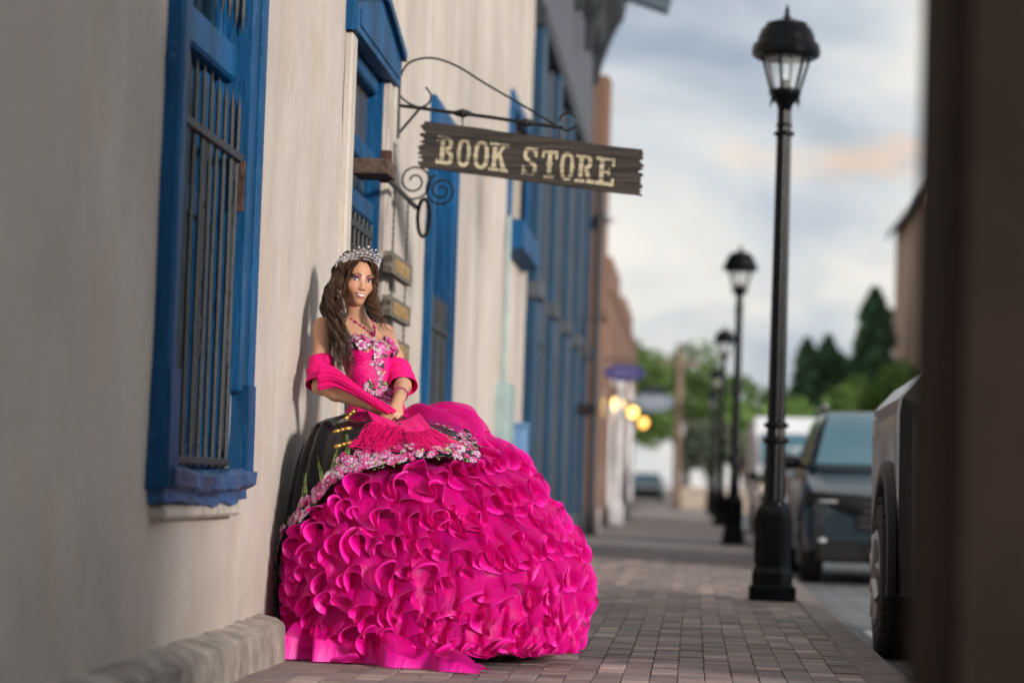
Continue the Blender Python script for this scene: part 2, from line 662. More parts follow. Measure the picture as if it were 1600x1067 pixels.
pave = tag(MB().box(-1.95, 0.718, -12, 190, -0.4, -0.012).build('pavement', M_joint), None, kind='structure')
MB().box(-1.8, 0.715, 30.6, 190, -0.3, -0.002).build('far_paving', M_brick_far, pave)
brick_me = []
for i in range(6):
    b_ = MB()
    h = random.uniform(-.0025, .0025)
    b_.bbox(0.0012, BRW - 0.0016, 0.004, BRL - 0.005, -0.05, h, 0.003)
    me_ = b_.mesh('brick')
    me_.materials.append(M_brick)
    brick_me.append(me_)
near = MB()
cells = []
for i in range(math.floor(-1.74 / BRW), 7):
    for j in range(math.floor(7.6 / BRL), math.floor(30.6 / BRL)):
        cells.append((i, j))


def brick_seen(i, j):
    x, yy = i * BRW + BOX, j * BRL
    if yy < 9.15 or x + .1 < -1.63:
        return False
    if yy < 10.9 and x < -0.45:                # under the gown
        return yy < 9.6 and x > -1.55
    return x > -0.55 - (yy - 10.9) * .06
seen = sorted([c for c in cells if brick_seen(*c)], key=lambda c: c[1])[:300]
sset = set(seen)
for (i, j) in seen:
    o = bpy.data.objects.new('brick', random.choice(brick_me))
    COL.objects.link(o)
    o.location = (i * BRW + BOX + random.uniform(-.001, .001), j * BRL + random.uniform(-.005, .005), 0)
    o.rotation_euler = (random.uniform(-.009, .009), random.uniform(-.006, .006), random.uniform(-.008, .008))
    o.parent = pave
for (i, j) in cells:
    if (i, j) not in sset:
        x, yy = i * BRW + BOX + random.uniform(-.001, .001), j * BRL + random.uniform(-.006, .006)
        near.box(x + .0012, x + BRW - .0016, yy + .004, yy + BRL - .005, -0.05, random.uniform(-.003, .002))
tag(near.build('brick_field', M_brick, pave), None, kind='stuff')

# ------------------------------------------------------------------ adobe building with the book store
WX = -1.75
W_Y0, W_Y1, W_Z1 = 1.2, 24.35, 6.4
adobe = empty('adobe_building', (WX - 3, 12, 0), 'whitewashed adobe building with blue windows and a blue door on the left', 'building')
openings = [(7.85, 8.98, 0.70, 3.30), (11.75, 13.05, 0.04, 2.98), (15.45, 16.65, 0.62, 3.05), (21.7, 23.7, 3.12, 4.15)]


def cuts(a, b, step, marks):
    ms = sorted([a, b] + [m for m in marks if a < m < b])
    out = [a]
    for p, q in zip(ms[:-1], ms[1:]):
        n = max(1, int(round((q - p) / step)))
        out += [p + (q - p) * k / n for k in range(1, n + 1)]
    return np.array(out)


def wall_front(ys, zs, ops, x0, amp, seed, depth):
    Yg, Zg = np.meshgrid(ys, zs, indexing='ij')
    dx = amp * vnoise(Yg * 1.7, Zg * 1.3, seed) + .5 * amp * vnoise(Yg * 5.1, Zg * 4.3, seed + 1) + .25 * amp * vnoise(Yg * 13, Zg * 12, seed + 2)
    P = np.stack([x0 + dx, Yg, Zg], -1)
    mb = MB()
    nu, nv = P.shape[:2]
    f = []
    for i in range(nu - 1):
        yc = (ys[i] + ys[i + 1]) / 2
        for j in range(nv - 1):
            zc = (zs[j] + zs[j + 1]) / 2
            if any(a < yc < b and c < zc < d for a, b, c, d in ops):
                continue
            f.append((i * nv + j, (i + 1) * nv + j, (i + 1) * nv + j + 1, i * nv + j + 1))
    mb.add(P, f)
    for a, b, c, d in ops:
        xo = x0 - amp * 1.2
        for q in ([(a, c), (a, d)], [(a, d), (b, d)], [(b, d), (b, c)], [(b, c), (a, c)]):
            (p1, z1), (p2, z2) = q
            mb.add([(x0 + .0, p1, z1), (x0 + .0, p2, z2), (x0 - depth, p2, z2), (x0 - depth, p1, z1)], [(0, 1, 2, 3)])
    y0, y1, z0, z1 = ys[0], ys[-1], zs[0], zs[-1]
    xb = x0 - .55
    mb.add([(x0, y0, z0), (x0, y0, z1), (xb, y0, z1), (xb, y0, z0)], [(0, 1, 2, 3)])
    mb.add([(x0, y1, z0), (x0, y1, z1), (xb, y1, z1), (xb, y1, z0)], [(0, 1, 2, 3)])
    mb.add([(x0, y0, z1), (x0, y1, z1), (xb, y1, z1), (xb, y0, z1)], [(0, 1, 2, 3)])
    return mb


ys = cuts(W_Y0, W_Y1, 0.07, [k for o in openings for k in o[:2]])
zs = cuts(-0.1, W_Z1, 0.07, [k for o in openings for k in o[2:]])
wall = wall_front(ys, zs, openings, WX, 0.008, 3, 0.42).build('wall', M_plaster, adobe, smooth=True)
MB().box(-9, WX - .55, W_Y0, W_Y1, -0.1, W_Z1 - .3).build('roof_block', M_plaster, adobe)
# plinth ledge along the foot of the wall, ending beside the gown
L_ = np.array([(-1.80, .21), (-1.745, .200), (-1.69, .184), (-1.658, .170), (-1.644, .150), (-1.636, .07), (-1.632, -.02)])
yy = np.linspace(W_Y0, 9.8, 180)
P = np.zeros((len(yy), len(L_), 3))
for i, yv in enumerate(yy):
    for j, (a, b) in enumerate(L_):
        b = b - (.020 + .022 * (9.8 - yv) / 2.8) * (b > .1)
        P[i, j] = (a - .012 * vnoise(yv * 3.1, j * .7, 5) - .006 * vnoise(yv * 11, j * 1.1, 6), yv, b + .006 * vnoise(yv * 2.3, j * .8, 8) + .004 * vnoise(yv * 14, j, 9))
lg = MB().grid(P)
lg.add([*P[-1], (-1.80, 9.8, -.02)], [tuple(range(len(L_) + 1))])
lg.build('plinth_ledge', M_ledge, adobe, smooth=False)


def casing_window(y0, y1, z0, z1, cw, name, label=None, bars=9, mid=(1.93,), detail=True):
    """tall blue window: casing (part) with sill, sash, pane, bars, rails as sub-parts; opening y0..y1, z0..z1"""
    xf = WX + (0.045 if detail else 0.035)
    c = MB()
    zt = z0 + 0.33                                       # the flared foot of the casing
    for (a, b) in ((y0 - cw, y0), (y1, y1 + cw)):
        c.bbox(WX - .05, xf, a, b, zt - .02, z1 + cw, .012)
        far = b > y1
        c.bbox(WX - .05, xf - .012, a + (cw * .55 if not far else .004), b - (.004 if not far else cw * .55), zt, z1 + .02, .006)
        # moulding strip on the outer edge
        e0, e1 = (a - .012, a + cw * .42) if not far else (b - cw * .42, b + .012)
        c.bbox(WX - .04, xf + .018, e0, e1, zt, z1 + cw, .012)
        # flared foot
        c.prism([(WX - .05, z0 - .06), (xf + .024, z0 - .04), (xf + .024, zt * .55 + z0 * .45), (xf + .022, zt + .012), (WX - .05, zt + .012)], 1,
                a - (.016 if not far else -.04), b + (.016 if far else -.04))
    c.bbox(WX - .05, xf + .01, y0 - cw - .02, y1 + cw + .02, z1, z1 + cw + .03, .012)
    win = c.build(name, M_blue, adobe)
    if label:
        win['label'] = label
    # jamb lining
    j = MB()
    for a, b in ((y0 + .003, y0 + .03), (y1 - .03, y1 - .003)):
        j.box(WX - .30, WX + .006, a, b, z0 + .04, z1 - .003)
    j.box(WX - .30, WX + .004, y0 + .03, y1 - .03, z1 - .03, z1 - .003)
    j.build('jamb', M_blue, win)
    s_ = MB()
    n = 40
    ya, yb = y0 - .15, y1 + .15
    prof = [(WX - .10, z0 + .035), (xf + .010, z0 + .03), (xf + .040, z0 + .015), (xf + .042, z0 - .03), (xf + .012, z0 - .05), (xf + .016, z0 - .085), (WX - .04, z0 - .10)]
    P = np.zeros((n, len(prof), 3))
    for i in range(n):
        t = i / (n - 1)
        for k, (a, b) in enumerate(prof):
            P[i, k] = (a + .010 * vnoise(t * 11, k * .9, 21), ya + (yb - ya) * t, b - .02 * math.sin(PI * t) + .010 * vnoise(t * 9, k * .8, 22) + .006 * vnoise(t * 31, k, 23))
    s_.grid(P)
    s_.add([*P[0]], [tuple(range(len(prof)))])
    s_.add([*P[-1]], [tuple(range(len(prof)))])
    s_.build('sill', M_blue_worn, win)
    MB().bbox(WX - .03, xf + .005, ya + .03, yb - .08, z0 - .15, z0 - .102, .012).build('sill_board', M_wood_w, win)
    # sash: stiles and rails with glass behind
    xs = WX - (.055 if detail else .10)
    sh = MB()
    for a, b in ((y0 + .03, y0 + .12), (y1 - .14, y1 - .03)):
        sh.bbox(xs - .045, xs, a, b, z0 + .02, z1 - .03, .006)
    for zz in (z0 + .02, z0 + (z1 - z0) * .36, z1 - .12):
        sh.bbox(xs - .043, xs + .004, y0 + .12, y1 - .14, zz, zz + .09, .006)
    if detail:
        sh.bbox(xs - .043, xs + .040, y0 + .031, y1 - .031, 2.22, 2.36, .012)
        sh.bbox(xs - .04, xs + .003, y1 - .40, y1 - .33, z0 + .11, 2.2, .006)
        sh.bbox(xs - .04, xs + .003, y0 + .40, y0 + .46, z0 + .11, 2.2, .006)
        sh.bbox(xs - .04, xs + .003, y0 + .40, y0 + .46, 2.36, z1 - .12, .006)
    sh.build('sash', M_blue, win)
    MB().box(xs - .03, xs - .022, y0 + .1, y1 - .1, z0 + .05, z1 - .05).build('pane', M_pane, win)
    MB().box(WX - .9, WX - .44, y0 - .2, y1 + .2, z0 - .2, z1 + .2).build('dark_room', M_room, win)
    # iron bars
    xb = WX + .004
    step = (y1 - y0 - .10) / (bars - 1)
    ztop = mid[0] + .24
    for k in range(bars):
        yy = y0 + .05 + step * k
        top = ztop - .0 * k
        b_ = MB()
        b_.tube([(xb, yy, z0 + .03), (xb + .004 * math.sin(k * 2.1), yy, (z0 + top) / 2), (xb, yy, top - .10), (xb, yy, top - .07), (xb, yy, top)],
                [.0095, .0095, .0095, .0105, .001], 6)
        b_.build('bar', M_iron, win)
        if detail:
            MB().tube([(xb, yy, 2.40), (xb, yy, 2.47), (xb, yy, 2.52), (xb, yy, 3.2)], [.001, .0105, .0095, .0095], 6).build('bar', M_iron, win)
    for zz in mid + ((2.62,) if detail else ()):
        MB().bbox(xb - .006, xb + .020, y0 + .01, y1 - .005, zz - .016, zz + .016, .004).build('rail', M_iron, win)
    MB().bbox(xb - .014, xb + .014, y0 + .02, y1 - .02, z0 + .035, z0 + .062, .004).build('rail', M_iron, win)
    if detail:
        MB().bbox(xb - .03, xb + .03, y1 - .045, y1 - .031, mid[0] - .20, mid[0] - .005, .003).build('bracket', M_rust, win)
        # C scrolls of flat iron between pairs of bars
        for k in (3, 7):
            yc = y0 + .05 + step * (k + .5)
            for (za, zb, sg) in ((z0 + .10, z0 + .48, 1), (z0 + .50, z0 + 1.0, -1), (mid[0] - .58, mid[0] - .02, 1)):
                pts = []
                for q in range(41):
                    t = q / 40
                    if t < .3:
                        a = t / .3 * 1.6 * PI
                        r_ = .010 + .026 * t / .3
                        pts.append((xb, yc + sg * r_ * math.cos(a), za + .04 + r_ * math.sin(a) * 1.3))
                    elif t > .7:
                        a = (1 - t) / .3 * 1.6 * PI
                        r_ = .010 + .026 * (1 - t) / .3
                        pts.append((xb, yc - sg * r_ * math.cos(a), zb - .04 - r_ * math.sin(a) * 1.3))
                    else:
                        u = (t - .3) / .4
                        e0, e1 = pts[12] if len(pts) > 12 else pts[-1], (xb, yc - sg * .036 * math.cos(1.6 * PI), zb - .04 - .036 * math.sin(1.6 * PI) * 1.3)
                        pts.append((xb, e0[1] + (e1[1] - e0[1]) * u, e0[2] + (e1[2] - e0[2]) * u))
                MB().tube(pts, .011, 6, flat=.35).build('scroll', M_iron, win)
    return win


casing_window(7.85, 8.98, 0.74, 3.30, 0.17, 'window', 'blue window with spiked iron bars and a worn sill, nearest the camera')
casing_window(15.45, 16.65, 0.66, 3.02, 0.16, 'window', 'blue window beyond the door', bars=8, mid=(1.75,), detail=False)

# small high window at the far end
c = MB()
y0, y1, z0, z1 = 21.7, 23.7, 3.12, 4.15
for a, b in ((y0 - .14, y0), (y1, y1 + .14)):
    c.bbox(WX - .05, WX + .04, a, b, z0 - .02, z1 + .14, .012)
c.bbox(WX - .05, WX + .042, y0, y1, z1, z1 + .13, .012)
hw = c.build('window', M_blue, adobe)
MB().prism([(WX - .1, z0 - .02), (WX - .1, z0 + .03), (WX + .16, z0 - .02), (WX + .16, z0 - .26), (WX - .02, z0 - .30)], 1, y0 - .12, y1 + .12).build('sill', M_blue, hw)
MB().box(WX - .17, WX - .16, y0, y1, z0, z1).build('pane', M_pane, hw)
MB().bbox(WX - .2, WX - .1, (y0 + y1) / 2 - .05, (y0 + y1) / 2 + .05, z0, z1, .01).build('mullion', M_blue, hw)

# doorway with a peaked blue hood
y0, y1, zt = 11.75, 13.05, 2.98
d = MB()
d.box(WX - .42, WX - .002, y1 - .05, y1 - .003, 0.04, zt)
d.box(WX - .42, WX - .002, y0 + .003, y0 + .05, 0.04, zt)
d.box(WX - .42, WX - .002, y0 + .05, y1 - .05, zt - .05, zt - .003)
d.bbox(WX - .20, WX - .10, y0 + .05, y0 + .12, 0.05, zt - .05, .01)
d.bbox(WX - .20, WX - .10, y1 - .12, y1 - .05, 0.05, zt - .05, .01)
for zz, th in ((2.40, .11), (2.12, .11), (zt - .15, .09)):
    d.bbox(WX - .205, WX - .025, y0 + .055, y1 - .055, zz, zz + th, .012)
door = d.build('doorway', M_blue, adobe)
MB().box(WX - .085, WX - .078, y0 + .1, y1 - .1, 2.2, zt - .1).build('transom_pane', M_pane_warm, door)
leaf = MB().box(WX - .12, WX - .075, y0 + .06, y1 - .06, 0.05, 2.12)
leaf.build('door_leaf', mat('door_wood', (0.16, 0.135, 0.115), 0.6, var=.3), door)
g = MB()
xg = WX - .035
for k in range(8):
    yy = y0 + .11 + k * .155
    g.tube([(xg, yy, .1), (xg, yy, 2.11)], .011, 6)
for zz in (.15, .8, 1.45, 2.05):
    g.bbox(xg - .012, xg + .012, y0 + .08, y1 - .08, zz - .02, zz + .02, .004)
for k in range(6):
    for zz in (1.15, 1.62, 1.85):
        yc = y0 + .19 + k * .155
        g.tube([(xg, yc + .055 * math.cos(a) * (1 - a / 14), zz + .10 * math.sin(a) * (1 - a / 14)) for a in np.linspace(0, 9, 30)], .009, 5)
g.build('iron_grille', M_iron, door)
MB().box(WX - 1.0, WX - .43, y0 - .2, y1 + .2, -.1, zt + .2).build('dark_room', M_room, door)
hd = MB()
poly = [(11.55, 2.92), (13.32, 2.92), (13.32, 3.07), (12.50, 3.24), (12.36, 3.24), (11.55, 3.07)]
hd.prism(poly, 0, WX - .04, WX + .055)
hd.prism([(a, b) for a, b in [(11.66, 2.96), (13.22, 2.96), (13.22, 3.04), (12.48, 3.19), (12.38, 3.19), (11.66, 3.04)]], 0, WX + .054, WX + .062)
hood = hd.build('hood', M_blue, door)
tp = MB()
for (a, b), (a2, b2) in zip(poly[2:5], poly[3:6]):
    dy, dz = a2 - a, b2 - b
    l = math.hypot(dy, dz)
    ny, nz = -dz / l, dy / l
    if nz < 0:
        ny, nz = -ny, -nz
    tp.prism([(a + .002 * ny, b + .002 * nz), (a2 + .002 * ny, b2 + .002 * nz), (a2 + .05 * ny, b2 + .05 * nz), (a + .05 * ny, b + .05 * nz)], 0, WX - .03, WX + .085)
tp.build('hood_cap', M_blue, hood)
MB().bbox(WX - .01, WX + .035, 13.06, 13.26, 0.05, 2.915, .01).build('door_casing', M_wood_w, door)
MB().bbox(WX - .01, WX + .035, 11.58, 11.74, 0.05, 2.915, .01).build('door_casing', M_plaster, door)

# utility boxes and a conduit on the far stretch of the wall
ub = MB()
ub.bbox(WX - .01, WX + .12, 21.0, 21.75, 0.95, 1.62, .015)
ub.tube([(WX + .05, 21.3, 1.6), (WX + .05, 21.3, 3.1)], .022, 8)
tag(ub.build('utility_box', mat('pale_green_paint', (0.28, 0.38, 0.38), 0.5)), 'pale green utility box with conduit on the far end of the white wall', 'utility box')
mb_ = MB()
mb_.bbox(WX - .01, WX + .16, 22.7, 23.2, 0.95, 1.28, .02)
mb_.bbox(WX - .01, WX + .17, 22.68, 23.22, 1.27, 1.31, .01)
tag(mb_.build('letter_box', mat('light_blue_paint', (0.10, 0.22, 0.40), 0.5)), 'small light blue box on the wall behind the pink gown', 'box')

# ------------------------------------------------------------------ hanging sign BOOK STORE
def sign_wood(name, c1, c2, c3):
    m = bpy.data.materials.new(name)
    m.use_nodes = True
    t, b = nodes_of(m)
    N, K = t.nodes.new, t.links.new
    tc = N('ShaderNodeTexCoord')
    mp = N('ShaderNodeMapping')
    mp.inputs['Rotation'].default_value = (0, -0.107, 0)
    mp.inputs['Scale'].default_value = (1.6, 4, 34)
    K(tc.outputs['Object'], mp.inputs['Vector'])
    n = N('ShaderNodeTexNoise')
    n.inputs['Scale'].default_value = 1.4
    n.inputs['Detail'].default_value = 9
    n.inputs['Roughness'].default_value = 0.75
    n.inputs['Distortion'].default_value = 0.6
    K(mp.outputs[0], n.inputs['Vector'])
    cr = N('ShaderNodeValToRGB')
    cr.color_ramp.elements[0].position = 0.33
    cr.color_ramp.elements[1].position = 0.72
    cr.color_ramp.elements[0].color = (*c1, 1)
    cr.color_ramp.elements[1].color = (*c3, 1)
    e = cr.color_ramp.elements.new(0.52)
    e.color = (*c2, 1)
    K(n.outputs['Fac'], cr.inputs['Fac'])
    K(cr.outputs['Color'], b.inputs['Base Color'])
    b.inputs['Roughness'].default_value = 0.8
    bp = N('ShaderNodeBump')
    bp.inputs['Strength'].default_value = 1.0
    bp.inputs['Distance'].default_value = 0.012
    K(n.outputs['Fac'], bp.inputs['Height'])
    K(bp.outputs[0], b.inputs['Normal'])
    return m, cr


M_signwood, _ = sign_wood('weathered_sign_wood', (0.012, 0.010, 0.009), (0.040, 0.031, 0.027), (0.125, 0.092, 0.07))


def chipped_paint():
    m, cr = sign_wood('chipped_cream_paint', (0.05, 0.04, 0.035), (0.52, 0.45, 0.30), (0.74, 0.69, 0.47))
    cr.color_ramp.elements[0].position = 0.43
    cr.color_ramp.elements[1].position = 0.50
    t, b = nodes_of(m)
    return m


M_cream = chipped_paint()
S_TL = np.array([-1.565, 13.30, 2.737])
S_U = np.array([0.9943, 0, -0.1066])
S_V = np.array([-0.045, 0, -0.999])
S_W = np.array([0, -1.0, 0])
SL, SH, ST = 1.248, 0.257, 0.038


def sp(u, v, w=0.0):
    return S_TL + S_U * u + S_V * v + S_W * w


sign = empty('hanging_sign', (-0.95, 13.3, 2.5), 'weathered dark wooden BOOK STORE sign hanging from the scrolled iron bracket', 'sign')
rnd = random.Random(5)
left, right = [], []
v = 0.0
while v < SH:
    left.append((rnd.uniform(-.010, .028), v))
    right.append((SL - rnd.uniform(-.006, .022), v))
    v += rnd.uniform(.006, .018)
    left.append((rnd.uniform(-.012, .014), min(v, SH)))
    right.append((SL - rnd.uniform(-.010, .010), min(v, SH)))
    v += rnd.uniform(.003, .012)
pl = []
# four weathered planks edge to edge
edges = [0, .062, .128, .197, SH]
for a, b in zip(edges[:-1], edges[1:]):
    la = [p for p in left if a <= p[1] < b - .002]
    ra = [p for p in right if a <= p[1] < b - .002]
    top = [(x, a + (.004 * vnoise(x * 9, a * 50, 31) if a == 0 else .001)) for x in np.linspace(.03, SL - .03, 30)]
    bot = [(x, b - .001 + (.004 * vnoise(x * 9, 3.3, 32) if b == SH else 0)) for x in np.linspace(SL - .03, .03, 30)]
    poly = top + ra + bot + la[::-1]
    poly = [(float(p[0]), float(np.clip(p[1], a - .004, b + .004))) for p in poly]
    n = len(poly)
    mb = MB()
    mb.add([sp(u, w_, ST / 2) for u, w_ in poly] + [sp(u, w_, -ST / 2) for u, w_ in poly],
           [tuple(range(n))[::-1], tuple(range(n, 2 * n))] + [(i, (i + 1) % n, n + (i + 1) % n, n + i) for i in range(n)])
    mb.build('plank', M_signwood, sign)


class Glyph:
    def __init__(s, w):
        s.w, s.q = w, []

    def r(s, x0, x1, y0, y1):
        s.q.append([(x0, y0), (x1, y0), (x1, y1), (x0, y1)])
        return s

    def poly(s, *p):
        s.q.append(list(p))
        return s

    def arc(s, cx, cy, rx, ry, wx, wy, a0, a1, n=12):
        for i in range(n):
            a, b = math.radians(a0 + (a1 - a0) * i / n), math.radians(a0 + (a1 - a0) * (i + 1) / n)

            def pt(t, k):
                c_, s__ = math.cos(t), math.sin(t)
                e_ = .75
                return (cx + (rx - wx * k) * math.copysign(abs(c_) ** e_, c_), cy + (ry - wy * k) * math.copysign(abs(s__) ** e_, s__))
            s.q.append([pt(a, 0), pt(b, 0), pt(b, 1), pt(a, 1)])
        return s


def glyphs():
    G = {}
    S = .125
    G['B'] = (Glyph(.82).r(.17, .37, .0, 1).r(0, .42, 0, S).r(0, .42, 1 - S, 1).r(0, .07, S, .2).r(0, .07, .8, 1 - S)
              .arc(.42, .76, .30, .24, .17, .12, -90, 90).arc(.42, .26, .36, .26, .19, .12, -90, 90))
    G['O'] = Glyph(.74).arc(.37, .5, .35, .5, .19, .13, 0, 360, 32).poly((-.03, .5), (.03, .44), (.03, .56)).poly((.77, .5), (.71, .56), (.71, .44))
    G['K'] = (Glyph(.86).r(.14, .34, 0, 1).r(.0, .46, 0, S).r(0, .46, 1 - S, 1).poly((.34, .42), (.34, .60), (.60, 1), (.80, 1)).poly((.40, .56), (.52, .66), (.84, .0), (.60, 0))
              .r(.50, .88, 0, S * .9).r(.52, .86, 1 - S * .9, 1))
    G['S'] = (Glyph(.74).arc(.37, .745, .33, .255, .18, .12, 20, 270, 18).arc(.37, .255, .35, .255, .19, .12, -160, 90, 18)
              .r(.58, .70, .68, 1).r(.02, .14, 0, .32))
    G['T'] = (Glyph(.80).r(.30, .50, 0, 1).r(.02, .78, 1 - S * 1.1, 1).r(.02, .14, .70, 1 - S).r(.66, .78, .70, 1 - S).r(.16, .64, 0, S)
              .poly((.20, .5), (.30, .42), (.30, .58)).poly((.60, .5), (.50, .58), (.50, .42)))
    G['R'] = (Glyph(.86).r(.16, .36, 0, 1).r(0, .46, 0, S).r(0, .42, 1 - S, 1).arc(.42, .74, .34, .26, .18, .12, -90, 90)
              .poly((.40, .50), (.60, .50), (.80, .06), (.58, .06)).r(.54, .90, 0, S))
    G['E'] = (Glyph(.84).r(.16, .36, 0, 1).r(0, .82, 0, S).r(0, .82, 1 - S, 1).r(.36, .56, .44, .56).r(.54, .62, .36, .64).r(.70, .82, S, .30).r(.70, .82, .70, 1 - S))
    return G


GL = glyphs()
zoomu = lambda x: (x - 50) * 1.0086 * .00081
for ch, xz0, xz1 in (('B', 165, 290), ('O', 306, 402), ('O', 420, 528), ('K', 528, 660), ('S', 755, 862), ('T', 885, 1000), ('O', 1014, 1112), ('R', 1120, 1246),
                     ('E', 1258, 1390)):
    u0, u1 = zoomu(xz0), zoomu(xz1)
    g = GL[ch]
    mb = MB()
    for i, q in enumerate(g.q):
        d = ST / 2 + .0022 + .00025 * (i % 5)
        w0 = ST / 2 + .0005
        pts = [(u0 + (u1 - u0) * x / g.w, .226 - .157 * y_) for x, y_ in q]
        n = len(pts)
        mb.add([sp(a, b, d) for a, b in pts] + [sp(a, b, w0) for a, b in pts],
               [tuple(range(n)), tuple(range(n, 2 * n))[::-1]] + [(i_, n + i_, n + (i_ + 1) % n, (i_ + 1) % n) for i_ in range(n)])
    mb.build('letter', M_cream, sign)


def chain_pts(mb, a, b, link_len=.024, r=.0025):
    a, b = np.array(a, float), np.array(b, float)
    n = max(1, int(np.linalg.norm(b - a) / (link_len * .78)))
    for i in range(n):
        c_ = a + (b - a) * (i + .5) / n
        h = link_len / 2
        ax = np.array([1, 0, 0]) if i % 2 else np.array([0, 1.0, 0])
        mb.tube([c_ + ax * h * .5 * math.cos(t) + np.array([0, 0, h]) * math.sin(t) for t in np.linspace(0, 2 * PI, 9)], r, 4, cap=False)


def catmull(pts, n=8):
    p = [np.array(q, float) for q in pts]
    p = [2 * p[0] - p[1]] + p + [2 * p[-1] - p[-2]]
    out = []
    for i in range(1, len(p) - 2):
        for k in range(n):
            t = k / n
            out.append(.5 * (2 * p[i] + (p[i + 1] - p[i - 1]) * t + (2 * p[i - 1] - 5 * p[i] + 4 * p[i + 1] - p[i + 2]) * t * t
                             + (3 * p[i] - p[i - 1] - 3 * p[i + 1] + p[i + 2]) * t ** 3))
    out.append(p[-2])
    return out


for (x, z, u) in ((-1.341, 2.792, .228), (-0.985, 2.739, .590), (-0.80, 2.715, .775)):
    e_ = sp(u, .012)
    mb = MB()
    chain_pts(mb, (x, 13.3, z - .01), (e_[0], 13.3, e_[2]))
    mb.build('chain', M_black, sign)

# scrolled iron bracket
YB = 13.3
brk = empty('sign_bracket', (WX, YB, 2.64), 'black wrought iron scroll bracket carrying the BOOK STORE sign', 'bracket')
XZ = lambda pts: [(x, YB, z) for x, z in pts]
MB().bbox(WX - .005, WX + .045, YB - .08, YB + .08, 2.60, 2.93, .008).build('backing_board', M_wood_w, brk)
MB().tube(XZ([(-1.700, 3.075), (-1.702, 2.9), (-1.698, 2.64)]), .011, 6).build('upright', M_black, brk)
MB().tube(catmull(XZ([(-1.700, 2.823), (-1.585, 2.812), (-1.459, 2.797), (-1.2, 2.770), (-0.985, 2.742), (-0.778, 2.718)])), .011, 6).build('arm', M_black, brk)
MB().tube(catmull(XZ([(-1.700, 2.93), (-1.692, 3.0), (-1.648, 3.066), (-1.559, 3.093), (-1.469, 3.084), (-1.36, 3.04), (-1.214, 2.953), (-1.0, 2.835), (-0.821, 2.732),
                      (-0.76, 2.705), (-0.715, 2.725), (-0.705, 2.765), (-0.735, 2.80), (-0.785, 2.79), (-0.80, 2.755)])), .0065, 6).build('scroll', M_black, brk)
MB().tube(catmull(XZ([(-1.702, 3.02), (-1.711, 2.914), (-1.665, 2.85), (-1.585, 2.816), (-1.533, 2.840), (-1.522, 2.885), (-1.552, 2.93)])), .0065, 6).build('scroll', M_black, brk)
MB().tube(XZ([(-1.70, 2.661), (-1.585, 2.805)]), .008, 6).build('brace', M_black, brk)
for x, z in ((-1.341, 2.787), (-0.985, 2.742)):
    MB().lathe([(.004, -.06), (.016, -.035), (.026, 0), (.016, .035), (.004, .06)], (x, YB, z), 10, axis=0).build('collar', M_black, brk)

# second bracket, along the wall, with three small boards on chains
AX = -1.665
hang = empty('wall_hanger', (WX, 12.6, 2.3), 'wooden block and iron arm with curled end beside the blue door', 'bracket')
MB().bbox(WX - .06, AX + .05, 12.32, 12.62, 2.315, 2.395, .006).build('block', M_wood_old, hang)
MB().bbox(AX - .012, AX + .012, 12.5, 13.98, 2.32, 2.345, .004).build('arm', M_black, hang)
MB().bbox(AX - .03, AX + .03, 12.56, 12.60, 2.30, 2.47, .004).build('plate', M_rust, hang)
MB().tube([(AX + .035 * math.cos(t) + .05, 13.96 , 2.27 + .11 * math.sin(t)) for t in np.linspace(0, 2 * PI, 24, endpoint=True)], .012, 6).build('end_ring', M_black, hang)
for cx_, cz_, r0, a0 in ((AX + .00, 2.47, .12, 2.6), (AX + .16, 2.42, .095, 1.9)):
    MB().tube([(cx_ + r0 * (1 - a / 16) * math.cos(a0 + a), 13.85, cz_ + r0 * (1 - a / 16) * math.sin(a0 + a)) for a in np.linspace(0, 13, 60)], .006, 5).build('scroll', M_black, hang)
chs = empty('chained_boards', (AX, 13.3, 1.5), 'three small wooden boards with gold lettering on chains beside her head', 'sign')
M_board = mat('small_board_wood', (0.20, 0.165, 0.13), 0.8, var=.35, scale=8, bump=.6, stretch=(6, 1, 10))
M_gold_txt = mat('faded_gold_letters', (0.42, 0.27, 0.10), 0.6, var=.35, scale=30)
zb_ = [(1.905, .115), (1.672, .11), (1.46, .10)]
for k, (zc, h) in enumerate(zb_):
    bmb = MB()
    rr = random.Random(40 + k)
    a0, a1 = 12.80, 13.72
    poly = [(a0, zc - h / 2), (a1, zc - h / 2), (a1 + .01, zc - h * .2), (a1 - .01, zc), (a1 + .01, zc + h * .3), (a1, zc + h / 2), (a0, zc + h / 2), (a0 - .02, zc + h * .25), (a0 + .01, zc), (a0 - .02, zc - h * .2)]
    bmb.prism(poly, 0, AX - .022, AX + .022)
    bo = bmb.build('board', M_board, chs)
    tx = MB()
    yy = 12.96
    i = 0
    while yy < 13.58:
        w_ = rr.uniform(.035, .06)
        tx.box(AX + .0225, AX + .0245, yy, yy + .016, zc - h * .30, zc + h * .30)
        if i % 3:
            tx.box(AX + .0226, AX + .0243, yy + .016, yy + w_, zc + h * .18, zc + h * .29)
        if i % 2:
            tx.box(AX + .0226, AX + .0243, yy + .016, yy + w_, zc - h * .29, zc - h * .18)
        tx.box(AX + .0224, AX + .0246, yy + w_, yy + w_ + .014, zc - h * .28, zc + h * .28)
        yy += w_ + .035
        i += 1
    tx.build('lettering', M_gold_txt, bo)
ztop = 2.325
for yv in (12.98, 13.60):
    z = ztop
    for zc, h in zb_ + [(zb_[-1][0] - .33, 0)]:
        mb = MB()
        chain_pts(mb, (AX, yv, z), (AX, yv, zc + h / 2 - .005))
        mb.build('chain', M_black, chs)
        z = zc - h / 2 + .005

